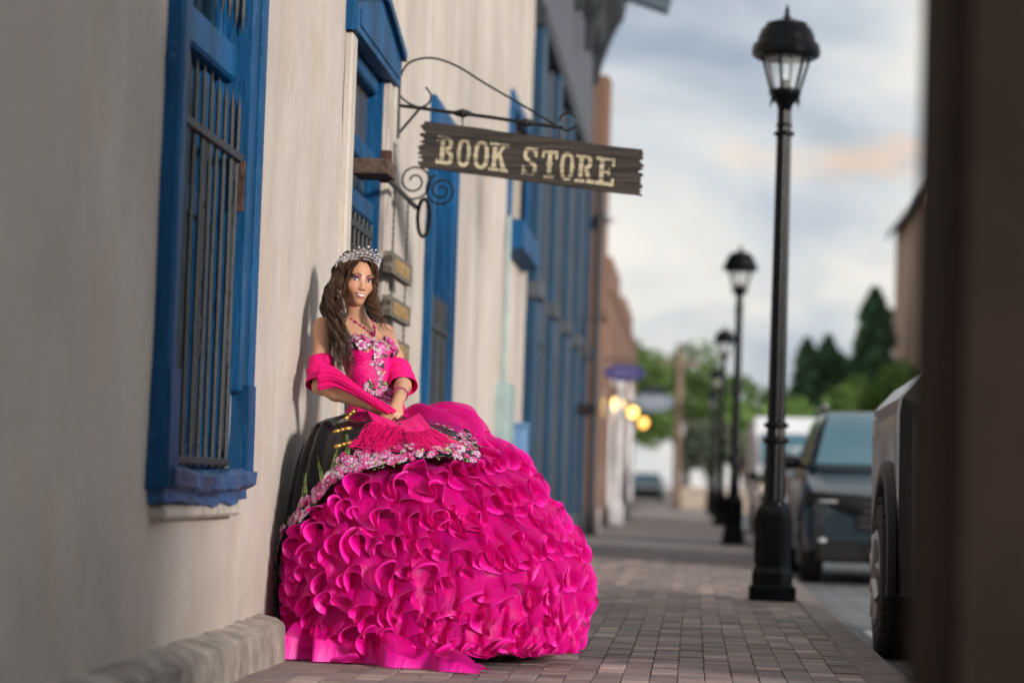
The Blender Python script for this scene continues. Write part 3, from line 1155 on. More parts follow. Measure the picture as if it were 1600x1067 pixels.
# ------------------------------------------------------------------ street lamps
M_lamp = mat('black_lamp_paint', (0.003, 0.0042, 0.0058), 0.24, var=.25, scale=8, bump=.08, bscale=120, spec=.15)
M_lglass = glass_mat('lantern_glass', (0.85, 0.87, 0.85), 0.80, 0.25)


def street_lamp():
    r = empty('street_lamp', (0.555, 16.75, 0))
    A = lambda mb, n, sm=False, m=M_lamp, p=None: mb.build(n, m, p or r, smooth=sm)
    X, Y = 0.555, 16.75
    b = MB()
    b.bbox(X - .160, X + .160, Y - .160, Y + .160, 0.0, .105, .012)
    k8 = PI / 8
    b.lathe([(.150, .105), (.150, .19), (.132, .225), (.132, .60), (.12, .63), (.098, .655)], (X, Y, 0), 8, k8)
    base = A(b, 'base')
    for t in range(8):
        a = t * PI / 4 - PI / 2
        p_ = MB()
        c_, s_ = math.cos(a), math.sin(a)
        rr_ = .1222
        q = []
        for w_ in (-.03, .03):
            for z_ in (.26, .57):
                for e_ in (0, .006):
                    q.append((X + (rr_ + e_) * c_ - w_ * s_, Y + (rr_ + e_) * s_ + w_ * c_, z_))
        p_.add(q, [(1, 5, 7, 3), (0, 2, 6, 4), (0, 1, 3, 2), (4, 6, 7, 5), (0, 4, 5, 1), (2, 3, 7, 6)])
        A(p_, 'base_panel', p=base)
    s_ = MB()
    fl = []
    n = 32
    prof = [(.074, .655), (.068, 1.085), (.062, 1.21), (.050, 3.22), (.046, 3.40)]
    P = np.zeros((n, len(prof), 3))
    for j, (rad, z) in enumerate(prof):
        for i in range(n):
            t = 2 * PI * i / n
            q = rad * (1 - .06 * (i % 2))
            P[i, j] = (X + q * math.cos(t), Y + q * math.sin(t), z)
    s_.grid(P, close_u=True)
    A(s_, 'shaft')
    for z, rad, h in ((.655, .095, .05), (1.095, .092, .045), (1.20, .086, .04), (3.22, .072, .03), (3.28, .058, .02)):
        A(MB().lathe([(rad * .8, z - h / 2), (rad, z - h * .3), (rad, z + h * .3), (rad * .8, z + h / 2)], (X, Y, 0), 20), 'collar', True)
    A(MB().lathe([(.046, 3.38), (.055, 3.42), (.098, 3.475), (.112, 3.50), (.112, 3.525), (.09, 3.53)], (X, Y, 0), 20), 'lantern_seat', True)
    for t in range(4):
        a = PI / 4 + t * PI / 2
        A(MB().tube([(X + .10 * math.cos(a), Y + .10 * math.sin(a), 3.47), (X + .13 * math.cos(a), Y + .13 * math.sin(a), 3.455), (X + .14 * math.cos(a), Y + .14 * math.sin(a), 3.42)],
                    [.012, .01, .003], 6), 'scroll_tip')
    for t in range(6):
        a = t * PI / 3 + .26
        a2 = (t + 1) * PI / 3 + .26
        A(MB().tube([(X + .103 * math.cos(a), Y + .103 * math.sin(a), 3.52), (X + .172 * math.cos(a), Y + .172 * math.sin(a), 3.76)], .0115, 6), 'rib')
        g_ = MB()
        g_.add([(X + .096 * math.cos(a), Y + .096 * math.sin(a), 3.525), (X + .096 * math.cos(a2), Y + .096 * math.sin(a2), 3.525),
                (X + .165 * math.cos(a2), Y + .165 * math.sin(a2), 3.755), (X + .165 * math.cos(a), Y + .165 * math.sin(a), 3.755)], [(0, 1, 2, 3)])
        A(g_, 'pane', m=M_lglass)
    A(MB().lathe([(.04, 3.525), (.045, 3.55), (.02, 3.56), (.02, 3.60)], (X, Y, 0), 12), 'socket', True)
    A(MB().lathe([(.16, 3.742), (.205, 3.745), (.235, 3.765), (.240, 3.80), (.228, 3.845), (.205, 3.86), (.196, 3.90), (.172, 3.955), (.150, 3.965), (.145, 3.99), (.06, 4.02), (.03, 4.035)],
                 (X, Y, 0), 24), 'hood', False)
    A(MB().lathe([(.03, 4.03), (.022, 4.05), (.012, 4.06), (.020, 4.075), (.012, 4.095), (.002, 4.13)], (X, Y, 0), 12), 'finial', True)
    return r


lamp0 = street_lamp()
GRP = 'black street lamps along the kerb'
tag(lamp0, 'tall black street lamp standing nearest, in front of the parked cars', 'street lamp', GRP)
for k, lab in ((2, 'second black street lamp from the camera, behind the tallest one'), (3, 'third black street lamp along the kerb'),
               (4, 'fourth black street lamp along the kerb, small and blurred'), (5, 'farthest black street lamp along the kerb')):
    o = copy_tree(lamp0)
    o.location = (0.555, 16.75 * k - .2 * (k - 1), 0)
    o['label'] = lab

# ------------------------------------------------------------------ foreground gate pier (the dark brown edge at the right)
M_pier = mat('shade_darkened_stucco', (0.027, 0.0185, 0.0155), 0.95, var=.2, scale=2, bump=.3, bscale=25, spec=.1)  # brown darkened in the colour to stand for the pier's shaded side
pier = empty('gate_pier', (1.65, 3.65, 0), 'dark brown wall pier blurred along the right edge, close to the camera, widened out of view to shade the left wall', 'pier')
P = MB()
P.bbox(0.343, 2.95, 3.40, 3.9, -0.14, 3.9, .03)  # unseen width to the right added to shade the near left wall
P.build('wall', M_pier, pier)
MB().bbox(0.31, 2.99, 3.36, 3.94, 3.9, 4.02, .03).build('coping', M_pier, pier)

# ------------------------------------------------------------------ blue-trimmed two storey building
BX = -1.75
M_bgrey = mat('grey_boarding', (0.062, 0.074, 0.092), 0.7, var=.2, scale=5, stretch=(1, 1, .3))
M_bblue = mat('blue_storefront_paint', (0.0015, 0.040, 0.092), 0.5, var=.2, scale=3)
M_bdark = mat('dark_slate_trim', (0.012, 0.018, 0.027), 0.6, var=.2, scale=4)
M_frieze = mat('frieze_grey', (0.075, 0.085, 0.105), .6)
bb = empty('blue_trimmed_building', (-5, 30, 0), 'two storey grey building with tall blue pilasters and a heavy cornice', 'building')
Y0, Y1 = 24.45, 36.4
MB().box(-9, BX - .06, Y0, Y1, -.1, 8.15).build('wall', M_bgrey, bb)
bays = np.linspace(Y0 + .05, Y1 - .55, 5)
for a in bays:
    MB().bbox(BX - .07, BX + .10, a, a + .55, 0, 5.5, .015).build('pilaster', M_bblue, bb)
    MB().bbox(BX - .07, BX + .14, a - .04, a + .59, 0, .35, .02).build('pilaster_base', M_bgrey, bb)
    MB().bbox(BX - .07, BX + .16, a - .04, a + .59, 2.62, 2.80, .02).build('capital', M_bgrey, bb)
for a, b in zip(bays[:-1], bays[1:]):
    a, b = a + .55, b
    MB().bbox(BX - .07, BX + .03, a + .03, a + .30, 0, 5.5, .01).build('trim', M_bgrey, bb)
    MB().bbox(BX - .07, BX + .03, b - .30, b - .03, 0, 5.5, .01).build('trim', M_bgrey, bb)
    fr = MB()
    y0, y1 = a + .32, b - .32
    for (z0, z1) in ((.42, 2.25), (2.95, 5.25)):
        for q in (y0, y1 - .1):
            fr.bbox(BX - .07, BX - .01, q, q + .1, z0, z1, .006)
        for z in (z0, z1 - .1, (z0 + z1) / 2 - .04):
            fr.bbox(BX - .07, BX - .012, y0 + .1, y1 - .1, z, z + .09, .006)
    w_ = fr.build('window', M_bblue, bb)
    MB().box(BX - .058, BX - .05, y0 + .05, y1 - .05, .5, 2.2).build('pane', M_pane, w_)
    MB().box(BX - .058, BX - .05, y0 + .05, y1 - .05, 3.0, 5.2).build('pane', M_pane, w_)
    MB().bbox(BX - .06, BX + .02, y0, y1, 2.28, 2.9, .01).build('panel', M_bblue, bb)
    MB().bbox(BX - .06, BX + .06, y0, y1, .0, .40, .01).build('stall_riser', M_bblue, bb)
cor = MB()
prof = [(BX - .06, 5.42), (BX + .11, 5.42), (BX + .12, 5.60), (BX + .05, 5.64), (BX + .05, 7.15), (BX + .20, 7.28), (BX + .28, 7.55), (BX + .48, 7.80), (BX + .54, 8.1), (BX - .06, 8.2)]
cor.prism(prof, 1, Y0 - .02, Y1 + .1)
co = cor.build('cornice', M_bdark, bb)
for k in range(36):
    yy = Y0 + .1 + k * .33
    MB().bbox(BX + .049, BX + .07, yy, yy + .27, 5.68, 7.1, .008).build('frieze_board', M_frieze, co)
for a in list(bays):
    MB().prism([(BX + .04, 6.75), (BX + .14, 6.8), (BX + .20, 7.1), (BX + .34, 7.5), (BX + .46, 7.75), (BX + .04, 7.75)], 1, a + .1, a + .42).build('bracket', M_bdark, co)
MB().prism([(BX + .1, 7.10), (BX + 1.25, 6.72), (BX + 1.30, 6.90), (BX + .1, 7.30)], 1, 30.2, 30.45).build('spout', mat('gutter_metal', (0.075, 0.11, 0.15), .5, var=.15), co)
MB().tube([(BX + .22, Y1 - .05, 0), (BX + .22, Y1 - .05, 5.5)], .055, 8).build('downpipe', M_bdark, bb)

# ------------------------------------------------------------------ brown stucco buildings beyond
M_trim_w = mat('white_trim', (0.60, 0.60, 0.62), .6, var=.1, scale=4)
b2 = empty('brown_stucco_building', (-5, 41, 0), 'tall brown stucco building beyond the blue pilasters', 'building')
MB().bbox(-9, BX + .02, 37.3, 45.0, -.1, 6.3, .06).build('wall', M_brown_adobe, b2)
MB().bbox(-9, BX + .31, 36.62, 37.3, -.1, 7.0, .05).build('end_wall', M_brown_adobe, b2)
MB().bbox(-9, BX + .37, 36.58, 37.36, 3.25, 3.42, .03).build('string_course', M_brown_adobe, b2)
for yy in (38.0, 40.6, 43.0):
    w_ = MB().bbox(BX + .0, BX + .06, yy, yy + 1.1, .3, 2.5, .02).build('window', M_trim_w, b2)
    MB().box(BX + .06, BX + .065, yy + .1, yy + 1.0, .45, 2.4).build('pane', M_pane, w_)
b3 = empty('stepped_adobe_building', (-5, 55, 0), 'low brown adobe building with a stepped parapet in the blurred distance', 'building')
st = MB()
st.bbox(-8, BX + .1, 45.05, 66.0, -.1, 4.35, .06)
st.build('wall', M_brown_adobe, b3)
for a, b, h in ((45.1, 49.5, 5.05), (49.5, 54, 4.75), (54, 60, 5.0), (60, 65.9, 4.62)):
    MB().bbox(-6, BX + .13, a, b - .05, 4.3, h, .08).build('parapet', M_brown_adobe, b3)
for yy in (46.5, 51.5, 56.5, 61.5):
    w_ = MB().bbox(BX + .08, BX + .16, yy, yy + 1.5, 0.0, 2.3, .02).build('door', M_trim_w, b3)
    MB().box(BX + .161, BX + .166, yy + .2, yy + 1.3, .8, 2.1).build('pane', M_pane, w_)
tag(MB().bbox(-1.46, -1.36, 36.4, 36.64, 4.78, 4.92, .04).sphere((-1.38, 36.42, 4.80), .10, 10, 8).build('security_camera', M_trim_w), 'white security camera high on the brown building', 'camera')


def porch_post(y, x, h, lab):
    r = empty('porch_post', (x, y, 0), lab, 'post', 'white porch posts along the pavement')
    MB().bbox(x - .13, x + .13, y - .13, y + .13, 0, .40, .02).build('base', M_trim_w, r)
    MB().lathe([(.10, .40), (.075, .46), (.06, .5), (.065, h * .55), (.06, h - .45), (.09, h - .42), (.09, h - .36), (.06, h - .30), (.055, h - .15), (.03, h - .08), (.04, h - .04), (.005, h)], (x, y, 0), 12).build('shaft', M_trim_w, r, smooth=True)
    MB().tube([(x, y, h - .5), (x - .25, y, h - .18), (x - .35, y, h - .05)], .03, 6).build('scroll', M_trim_w, r)
    return r


porch_post(36.9, -1.54, 3.1, 'nearest white turned porch post beside the blue building')
porch_post(46.2, -1.46, 3.05, 'middle white porch post under the purple sign')
porch_post(54.0, -1.48, 3.1, 'farthest white porch post near the glowing lanterns')
tag(MB().bbox(-1.70, -1.40, 33.9, 34.1, 1.72, 1.88, .02).tube([(-1.74, 34, 1.8), (-1.42, 34, 1.8)], .03).build('wall_fixture', M_black), 'small black fixture on the blue building', 'fixture')


def oval_sign(name, y, x0, x1, zc, h, col, lcol, lab, top=None):
    r = empty(name, ((x0 + x1) / 2, y, zc), lab, 'sign')
    n = 40
    pts = []
    for i in range(n):
        t = 2 * PI * i / n
        c_, s_ = math.cos(t), math.sin(t)
        pts.append(((x0 + x1) / 2 + (x1 - x0) / 2 * math.copysign(abs(c_) ** .8, c_), zc + h / 2 * math.copysign(abs(s_) ** 1.3, s_)))
    MB().prism(pts, 1, y - .03, y + .03).build('board', mat(name + '_paint', col, .5), r)
    tx = MB()
    for i in range(11):
        xx = x0 + (x1 - x0) * (.22 + .052 * i)
        tx.box(xx, xx + (x1 - x0) * .032, y - .034, y - .0305, zc - h * .15, zc + h * (.12 + .06 * ((i * 7) % 3)))
    tx.build('lettering', mat(name + '_letters', lcol, .6), r)
    MB().tube([(-1.74, y, zc + h * .75), (x1, y, zc + h * .75)], .015, 6).build('arm', M_black, r)
    for q in (.3, .7):
        MB().tube([(x0 + (x1 - x0) * q, y, zc + h * .75), (x0 + (x1 - x0) * q, y, zc + h * .3)], .008, 5).build('hanger', M_black, r)
    if top:
        MB().prism([((x0 + x1) / 2 + (x1 - x0) * .34 * math.cos(t), zc + h * .35 + h * .42 * math.sin(t)) for t in np.linspace(0, PI, 14)], 1, y - .032, y + .028).build('crest', top, r)
    return r


oval_sign('purple_sign', 41.0, -1.58, -0.86, 2.66, .30, (0.045, 0.042, 0.16), (0.14, 0.14, 0.30), 'purple pointed oval shop sign hanging over the pavement')
oval_sign('blue_grey_sign', 55.0, -1.40, -0.50, 2.68, .46, (0.19, 0.24, 0.31), (0.34, 0.38, 0.46), 'blue grey oval sign with a dark crest beyond the purple one', top=M_bdark)

M_bulb = [emit_mat('lamp_glow_%d' % i, c, s) for i, (c, s) in enumerate([((1.0, 0.70, 0.26), 3.2), ((1.0, 0.60, 0.14), 3.0), ((1.0, 0.44, 0.10), 2.6)])]
for i, (x, y, z, r_) in enumerate(((-1.50, 46.6, 2.32, .12), (-1.37, 52.8, 2.36, .11), (-1.30, 60.5, 2.34, .115))):
    l = empty('wall_lantern', (x, y, z), ['brightest yellow lantern glowing nearest on the brown building', 'middle golden lantern of the three glowing ones',
                                          'orange lantern glowing farthest, below the blue grey sign'][i], 'lantern', 'lit lanterns on the brown building')
    MB().sphere((x, y, z), (r_, r_, r_ * 1.2), 16, 12).build('globe', M_bulb[i], l, smooth=True)
    MB().lathe([(r_ * .9, z + r_ * 1.0), (r_ * 1.15, z + r_ * 1.05), (r_ * .3, z + r_ * 1.6), (.02, z + r_ * 1.8)], (x, y, 0), 12).build('cap', M_black, l)
    MB().tube([(-1.68, y, z + r_ * 1.75), (x, y, z + r_ * 1.75)], .02, 6).build('arm', M_black, l)

# ------------------------------------------------------------------ utility pole, trees, church
M_pole = mat('pole_wood', (0.20, 0.14, 0.10), .9, var=.2)
up = empty('utility_pole', (-0.55, 84, 0), 'wooden utility pole in front of the far trees', 'pole')
MB().tube([(-.58, 84, -.1), (-.62, 84, 5.55)], [.17, .13], 10).build('shaft', M_pole, up)
MB().bbox(-1.3, .1, 83.93, 84.07, 5.0, 5.14, .02).build('cross_arm', M_pole, up)


def leaf_mat(name, c, tr=.35):
    m = bpy.data.materials.new(name)
    m.use_nodes = True
    t, b = nodes_of(m)
    N, K = t.nodes.new, t.links.new
    a = N('ShaderNodeAttribute')
    a.attribute_name = 'Col'
    mul = N('ShaderNodeMix')
    mul.data_type = 'RGBA'
    mul.blend_type = 'MULTIPLY'
    mul.inputs[0].default_value = 1
    mul.inputs[7].default_value = (*c, 1)
    K(a.outputs['Color'], mul.inputs[6])
    K(mul.outputs[2], b.inputs['Base Color'])
    b.inputs['Roughness'].default_value = .6
    tl = N('ShaderNodeBsdfTranslucent')
    K(mul.outputs[2], tl.inputs['Color'])
    mx = N('ShaderNodeMixShader')
    mx.inputs[0].default_value = tr
    K(b.outputs[0], mx.inputs[1])
    K(tl.outputs[0], mx.inputs[2])
    K(mx.outputs[0], t.nodes['Material Output'].inputs['Surface'])
    return m


M_leaf = leaf_mat('broad_leaves', (0.13, 0.22, 0.06))
M_leaf2 = leaf_mat('bright_leaves', (0.17, 0.30, 0.07))
M_cyp = leaf_mat('cypress_leaves', (0.09, 0.19, 0.085), .15)
M_sage = leaf_mat('sage_leaves', (0.16, 0.19, 0.13), .2)
M_bark = mat('bark', (0.11, 0.08, 0.06), .9, var=.3)


def leaves(cs, size, rs, jitter=.35, vert=0.0):
    """cs (n,3) leaf centres -> quads with random orientation and brightness"""
    n = len(cs)
    a = rs.normal(size=(n, 3))
    a[:, 2] += vert * 2
    a /= np.linalg.norm(a, axis=1)[:, None]
    b = np.cross(a, rs.normal(size=(n, 3)))
    b /= np.linalg.norm(b, axis=1)[:, None]
    s_ = size * rs.uniform(.6, 1.4, (n, 1))
    V = np.stack([cs - a * s_, cs + b * s_ * .5, cs + a * s_, cs - b * s_ * .5], 1)
    mb = MB()
    mb.add(V.reshape(-1, 3), np.arange(4 * n).reshape(-1, 4).tolist())
    br = rs.uniform(1 - jitter, 1 + jitter, (n, 1)) * np.array([[1, 1, 1]]) + rs.normal(0, .06, (n, 3))
    mb.c = [np.repeat(np.concatenate([np.clip(br, .2, 2), np.ones((n, 1))], 1), 4, 0)]
    return mb


def broad_tree(x, y, h, w, lab, m=None, seed=0, n=5200, group=None, size=.17, cat='tree'):
    rs = np.random.RandomState(seed)
    r = empty('broadleaf_tree' if cat == 'tree' else 'shrub', (x, y, -.14), lab, cat, group)
    t = MB()
    th = h * .42
    t.tube([(x, y, -.14), (x + .1, y, th * .5), (x - .05, y, th)], [h * .03, h * .023, h * .018], 8)
    cl = []
    for k in range(16):
        a, e_ = rs.uniform(0, 2 * PI), rs.uniform(-.25, 1)
        rr_ = rs.uniform(.45, .95)
        c_ = np.array([x + w * rr_ * math.cos(a) * math.sqrt(max(0, 1 - .5 * e_ * e_)), y + w * rr_ * math.sin(a), h * .58 + h * .36 * e_])
        cl.append((c_, w * rs.uniform(.28, .5)))
        t.tube([(x, y, th * rs.uniform(.5, .95)), tuple((np.array([x, y, th]) + c_) / 2 + np.array([0, 0, .1])), tuple(c_)], [h * .012, h * .008, h * .003], 5)
    t.build('trunk', M_bark, r)
    cs = []
    for c_, rad in cl:
        q = rs.normal(size=(n // 16, 3))
        q /= np.linalg.norm(q, axis=1)[:, None]
        cs.append(c_ + q * rad * rs.uniform(.35, 1.05, (n // 16, 1)) ** .6 * np.array([1, 1, .85]))
    leaves(np.concatenate(cs), size, rs).build('crown', m or M_leaf, r, cols=True)
    return r


def cypress(x, y, h, w, lab, seed):
    rs = np.random.RandomState(seed)
    r = empty('cypress_tree', (x, y, -.14), lab, 'tree', 'cypress trees behind the parked cars')
    MB().tube([(x, y, -.14), (x, y, h * .9)], [.16, .03], 8).build('trunk', M_bark, r)
    n = 9000
    t = rs.uniform(0, 1, n) ** 1.15
    prof = np.interp(t, [0, .08, .35, .65, .88, 1], [.75, .95, 1, .95, .72, .10])
    a = rs.uniform(0, 2 * PI, n)
    lump = 1 + .22 * np.sin(a * 3 + t * 17) + .20 * np.sin(a * 5 - t * 31) + .12 * np.sin(a * 2 + t * 53)
    rad = w * prof * lump * rs.uniform(.45, 1.15, n)
    cs = np.stack([x + rad * np.cos(a), y + rad * np.sin(a), h * (.03 + .97 * t)], 1)
    leaves(cs, .20, rs, .4, vert=.7).build('crown', M_cyp, r, cols=True)
    return r


G1 = 'broadleaf trees at the end of the street'
broad_tree(-3.4, 98, 6.1, 3.0, 'dark green tree at the street end, left of the utility pole', seed=1, group=G1)
broad_tree(-0.4, 104, 6.8, 2.6, 'tall green tree directly behind the utility pole', seed=2, group=G1)
broad_tree(2.0, 99, 4.7, 2.3, 'bright green tree right of the utility pole, behind the lamps', M_leaf2, 3, group=G1)
broad_tree(5.0, 118, 5.6, 2.4, 'pale airy tree between the second lamp and the tallest lamp', M_leaf2, 4, 2200, group=G1)
broad_tree(-7.5, 96, 7.5, 4.0, 'dark tree mass behind the brown building end', seed=5, group=G1)
broad_tree(0.55, 84.5, 3.0, 1.0, 'grey green rounded shrub at the far end of the pavement', M_sage, 6, 2600, size=.12, cat='shrub')
broad_tree(7.9, 104, 6.0, 2.2, 'light green leafy tree below the tallest cypress', M_leaf2, 8, group=G1)
broad_tree(10.4, 110, 7.0, 1.9, 'green tree beside the church above the pickup bed', M_leaf2, 9, 3000, group=G1)
cypress(4.95, 110, 7.6, .60, 'leftmost dark cypress, right of the tallest lamp', 11)
cypress(5.95, 111, 7.8, .66, 'second dark cypress, touching the leftmost one', 12)
cypress(7.95, 110, 10.0, .80, 'tallest dark cypress, pointed above the dark SUV', 13)
cypress(6.95, 113, 6.9, .5, 'short dark cypress in the gap left of the tallest one', 14)
wl = tag(MB().bbox(-.55, 2.2, 88, 88.3, -.14, .8, .04).build('garden_wall', mat('pale_wall', (0.40, 0.33, 0.27), .9, var=.2)), 'low pale garden wall under the far trees', 'wall')

M_church = mat('tan_brick', (0.46, 0.29, 0.19), .85, var=.2, scale=3)
M_stone = mat('tan_stone_trim', (0.40, 0.26, 0.17), .8, var=.1)
M_roof = mat('grey_roof', (0.20, 0.20, 0.21), .7, var=.2)
ch = empty('church', (13, 104, 0), 'tan church with a grey pitched roof and arched window, mostly behind the brown pier', 'church')
cx0, cy0 = 9.45, 100.0
MB().box(cx0, cx0 + 9, cy0, cy0 + 18, -.14, 13.6).build('wall', M_church, ch)
MB().prism([(cx0 - .45, 13.35), (cx0 + 4.5, 18.6), (cx0 + 9.45, 13.35), (cx0 + 9.45, 13.1), (cx0 + 4.5, 18.2), (cx0 - .45, 13.1)], 1, cy0 - .5, cy0 + 18.4).build('roof', M_roof, ch)
MB().prism([(cx0 + .02, 13.6), (cx0 + 4.5, 18.1), (cx0 + 8.98, 13.6)], 1, cy0 + .02, cy0 + 17.9).build('gable', M_church, ch)
for a in (cx0 + .0, cx0 + 2.6, cx0 + 5.6, cx0 + 8.2):
    MB().bbox(a, a + .55, cy0 - .25, cy0 + .01, -.14, 13.0, .05).build('buttress', M_stone, ch)
for a in (cx0 + 1.55, cx0 + 4.5, cx0 + 7.2):
    arch = [(a - .45, 2.0), (a + .45, 2.0)] + [(a + .45 * math.cos(t), 10.0 + .9 * math.sin(t)) for t in np.linspace(0, PI, 14)]
    w_ = MB().prism(arch, 1, cy0 - .12, cy0 - .003).build('window', M_stone, ch)
    arch2 = [(a + (p - a) * .7, z * 1.0 - (.2 if z > 9 else -.2)) for p, z in arch]
    MB().prism(arch2, 1, cy0 - .135, cy0 - .121).build('pane', M_pane, w_)
MB().bbox(cx0 - .2, cx0 + 9.2, cy0 - .3, cy0 - .004, 12.6, 13.1, .05).build('cornice', M_stone, ch)

# ------------------------------------------------------------------ vehicles
M_rub = mat('tyre_rubber', (0.016, 0.016, 0.017), .85, var=.3, scale=30, bump=.3)
M_rim = mat('dark_alloy', (0.10, 0.10, 0.11), .35, metal=.8, var=.1)
M_alloy = mat('silver_alloy', (0.42, 0.42, 0.43), .3, metal=.9, var=.1)
M_plast = mat('black_plastic', (0.007, 0.0075, 0.0085), .5, var=.2, spec=.25)
M_carglass = glass_mat('car_glass', (0.06, 0.15, 0.20), .12, .04)  # bright sky reflection put into the blue base colour
M_lens = mat('clear_lens', (0.40, 0.42, 0.44), .1, var=.1, coat=.8)
M_red = mat('red_lens', (0.22, 0.035, 0.03), .15, var=.1, coat=.8)


def paint(name, c, metal=.35):
    return mat(name, c, .32, metal=metal, var=.05, scale=2, coat=1.0)


ZR = -0.12


def wheel(parent, x, y, r, w, side, rim_m, knobby=False, spokes=6):
    """side -1: the outer face looks towards -X"""
    o = MB()
    prof = [(r * .58, -w * .42), (r * .70, -w * .5), (r * .90, -w * .48), (r * .985, -w * .36), (r, -w * .2), (r, w * .2), (r * .985, w * .36), (r * .90, w * .48), (r * .70, w * .5), (r * .58, w * .42)]
    o.lathe(prof, (x, y, ZR + r), 36, axis=0, cap=False)
    if knobby:
        for k in range(40):
            a = 2 * PI * k / 40
            for q, off in ((-.36, 0), (-.12, .08), (.12, 0), (.36, .08)):
                t = a + off
                c_, s_ = math.cos(t), math.sin(t)
                ra, rb = r * .97, r * 1.022
                hw, hl = w * .10, r * .052
                v = []
                for rr_ in (ra, rb):
                    for dx in (-hw, hw):
                        for dl in (-hl, hl):
                            v.append((x + q * w + dx, y + rr_ * s_ + dl * c_, ZR + r + rr_ * c_ - dl * s_))
                o.add(v, [(0, 1, 3, 2), (4, 6, 7, 5), (0, 4, 5, 1), (2, 3, 7, 6), (0, 2, 6, 4), (1, 5, 7, 3)])
    ty = o.build('wheel', M_rub, parent, smooth=not knobby)
    ri = MB()
    xo = x + side * w * .40
    ri.lathe([(r * .60, -.03 * side), (r * .60, .03 * side), (r * .53, .03 * side), (r * .53, -.01 * side)], (xo, y, ZR + r), 30, axis=0, cap=False)
    ri.lathe([(r * .14, .02 * side), (r * .10, .035 * side)], (xo, y, ZR + r), 12, axis=0)
    for k in range(spokes):
        a = 2 * PI * k / spokes + .3
        c_, s_ = math.cos(a), math.sin(a)
        ri.tube([(xo + side * .018, y + r * .08 * s_, ZR + r + r * .08 * c_), (xo + side * .022, y + r * .56 * s_, ZR + r + r * .56 * c_)], [.035, .028], 5)
    ri.build('rim', rim_m, ty)
    MB().lathe([(r * .56, 0), (r * .1, 0)], (xo - side * .06, y, ZR + r), 24, axis=0).build('brake_disc', M_plast, ty)
    return ty


def shell(cx, y0, stations, W, wf, deck, bottom, arches, mid=.45, sh=.93):
    """closed body loft in world coordinates; y runs from the nose"""
    rings = []
    for y in stations:
        w = W / 2 * wf(y)
        zb, zd = bottom(y), deck(y)
        for yc, r in arches:
            if abs(y - yc) < r:
                zb = max(zb, .33 + math.sqrt(r * r - (y - yc) ** 2))
        zb = min(zb, zd - .08)
        h = [(0, zb), (w * .90, zb), (w * .98, zb + .03), (w, zb + mid * (zd - zb)), (w * .985, zd - .12 if zd - .12 > zb + .06 else zd - .04), (w * sh, zd - .02), (w * .78, zd), (0, zd + .015)]
        ring = h + [(-a, b) for a, b in h[-2:0:-1]]
        rings.append([(cx + a, y0 + y, ZR + b) for a, b in ring])
    P = np.array(rings)
    mb = MB()
    mb.grid(np.concatenate([P, P[:, :1]], 1))
    n = P.shape[1]
    mb.add(P[0], [tuple(range(n))])
    mb.add(P[-1], [tuple(range(n))[::-1]])
    return mb


def stns(L, arches, extra=()):
    s = set(np.round(np.linspace(0, L, 34), 3)) | set(extra) | {.03, .07, .12, L - .04, L - .1}
    for yc, r in arches:
        s |= set(np.round(yc + r * np.sin(np.linspace(-PI / 2, PI / 2, 15)), 3)) | {yc - r - .005, yc + r + .005}
    return sorted(s)


def ip(*p):
    xs, ys_ = zip(*p)
    return lambda y: float(np.interp(y, xs, ys_))


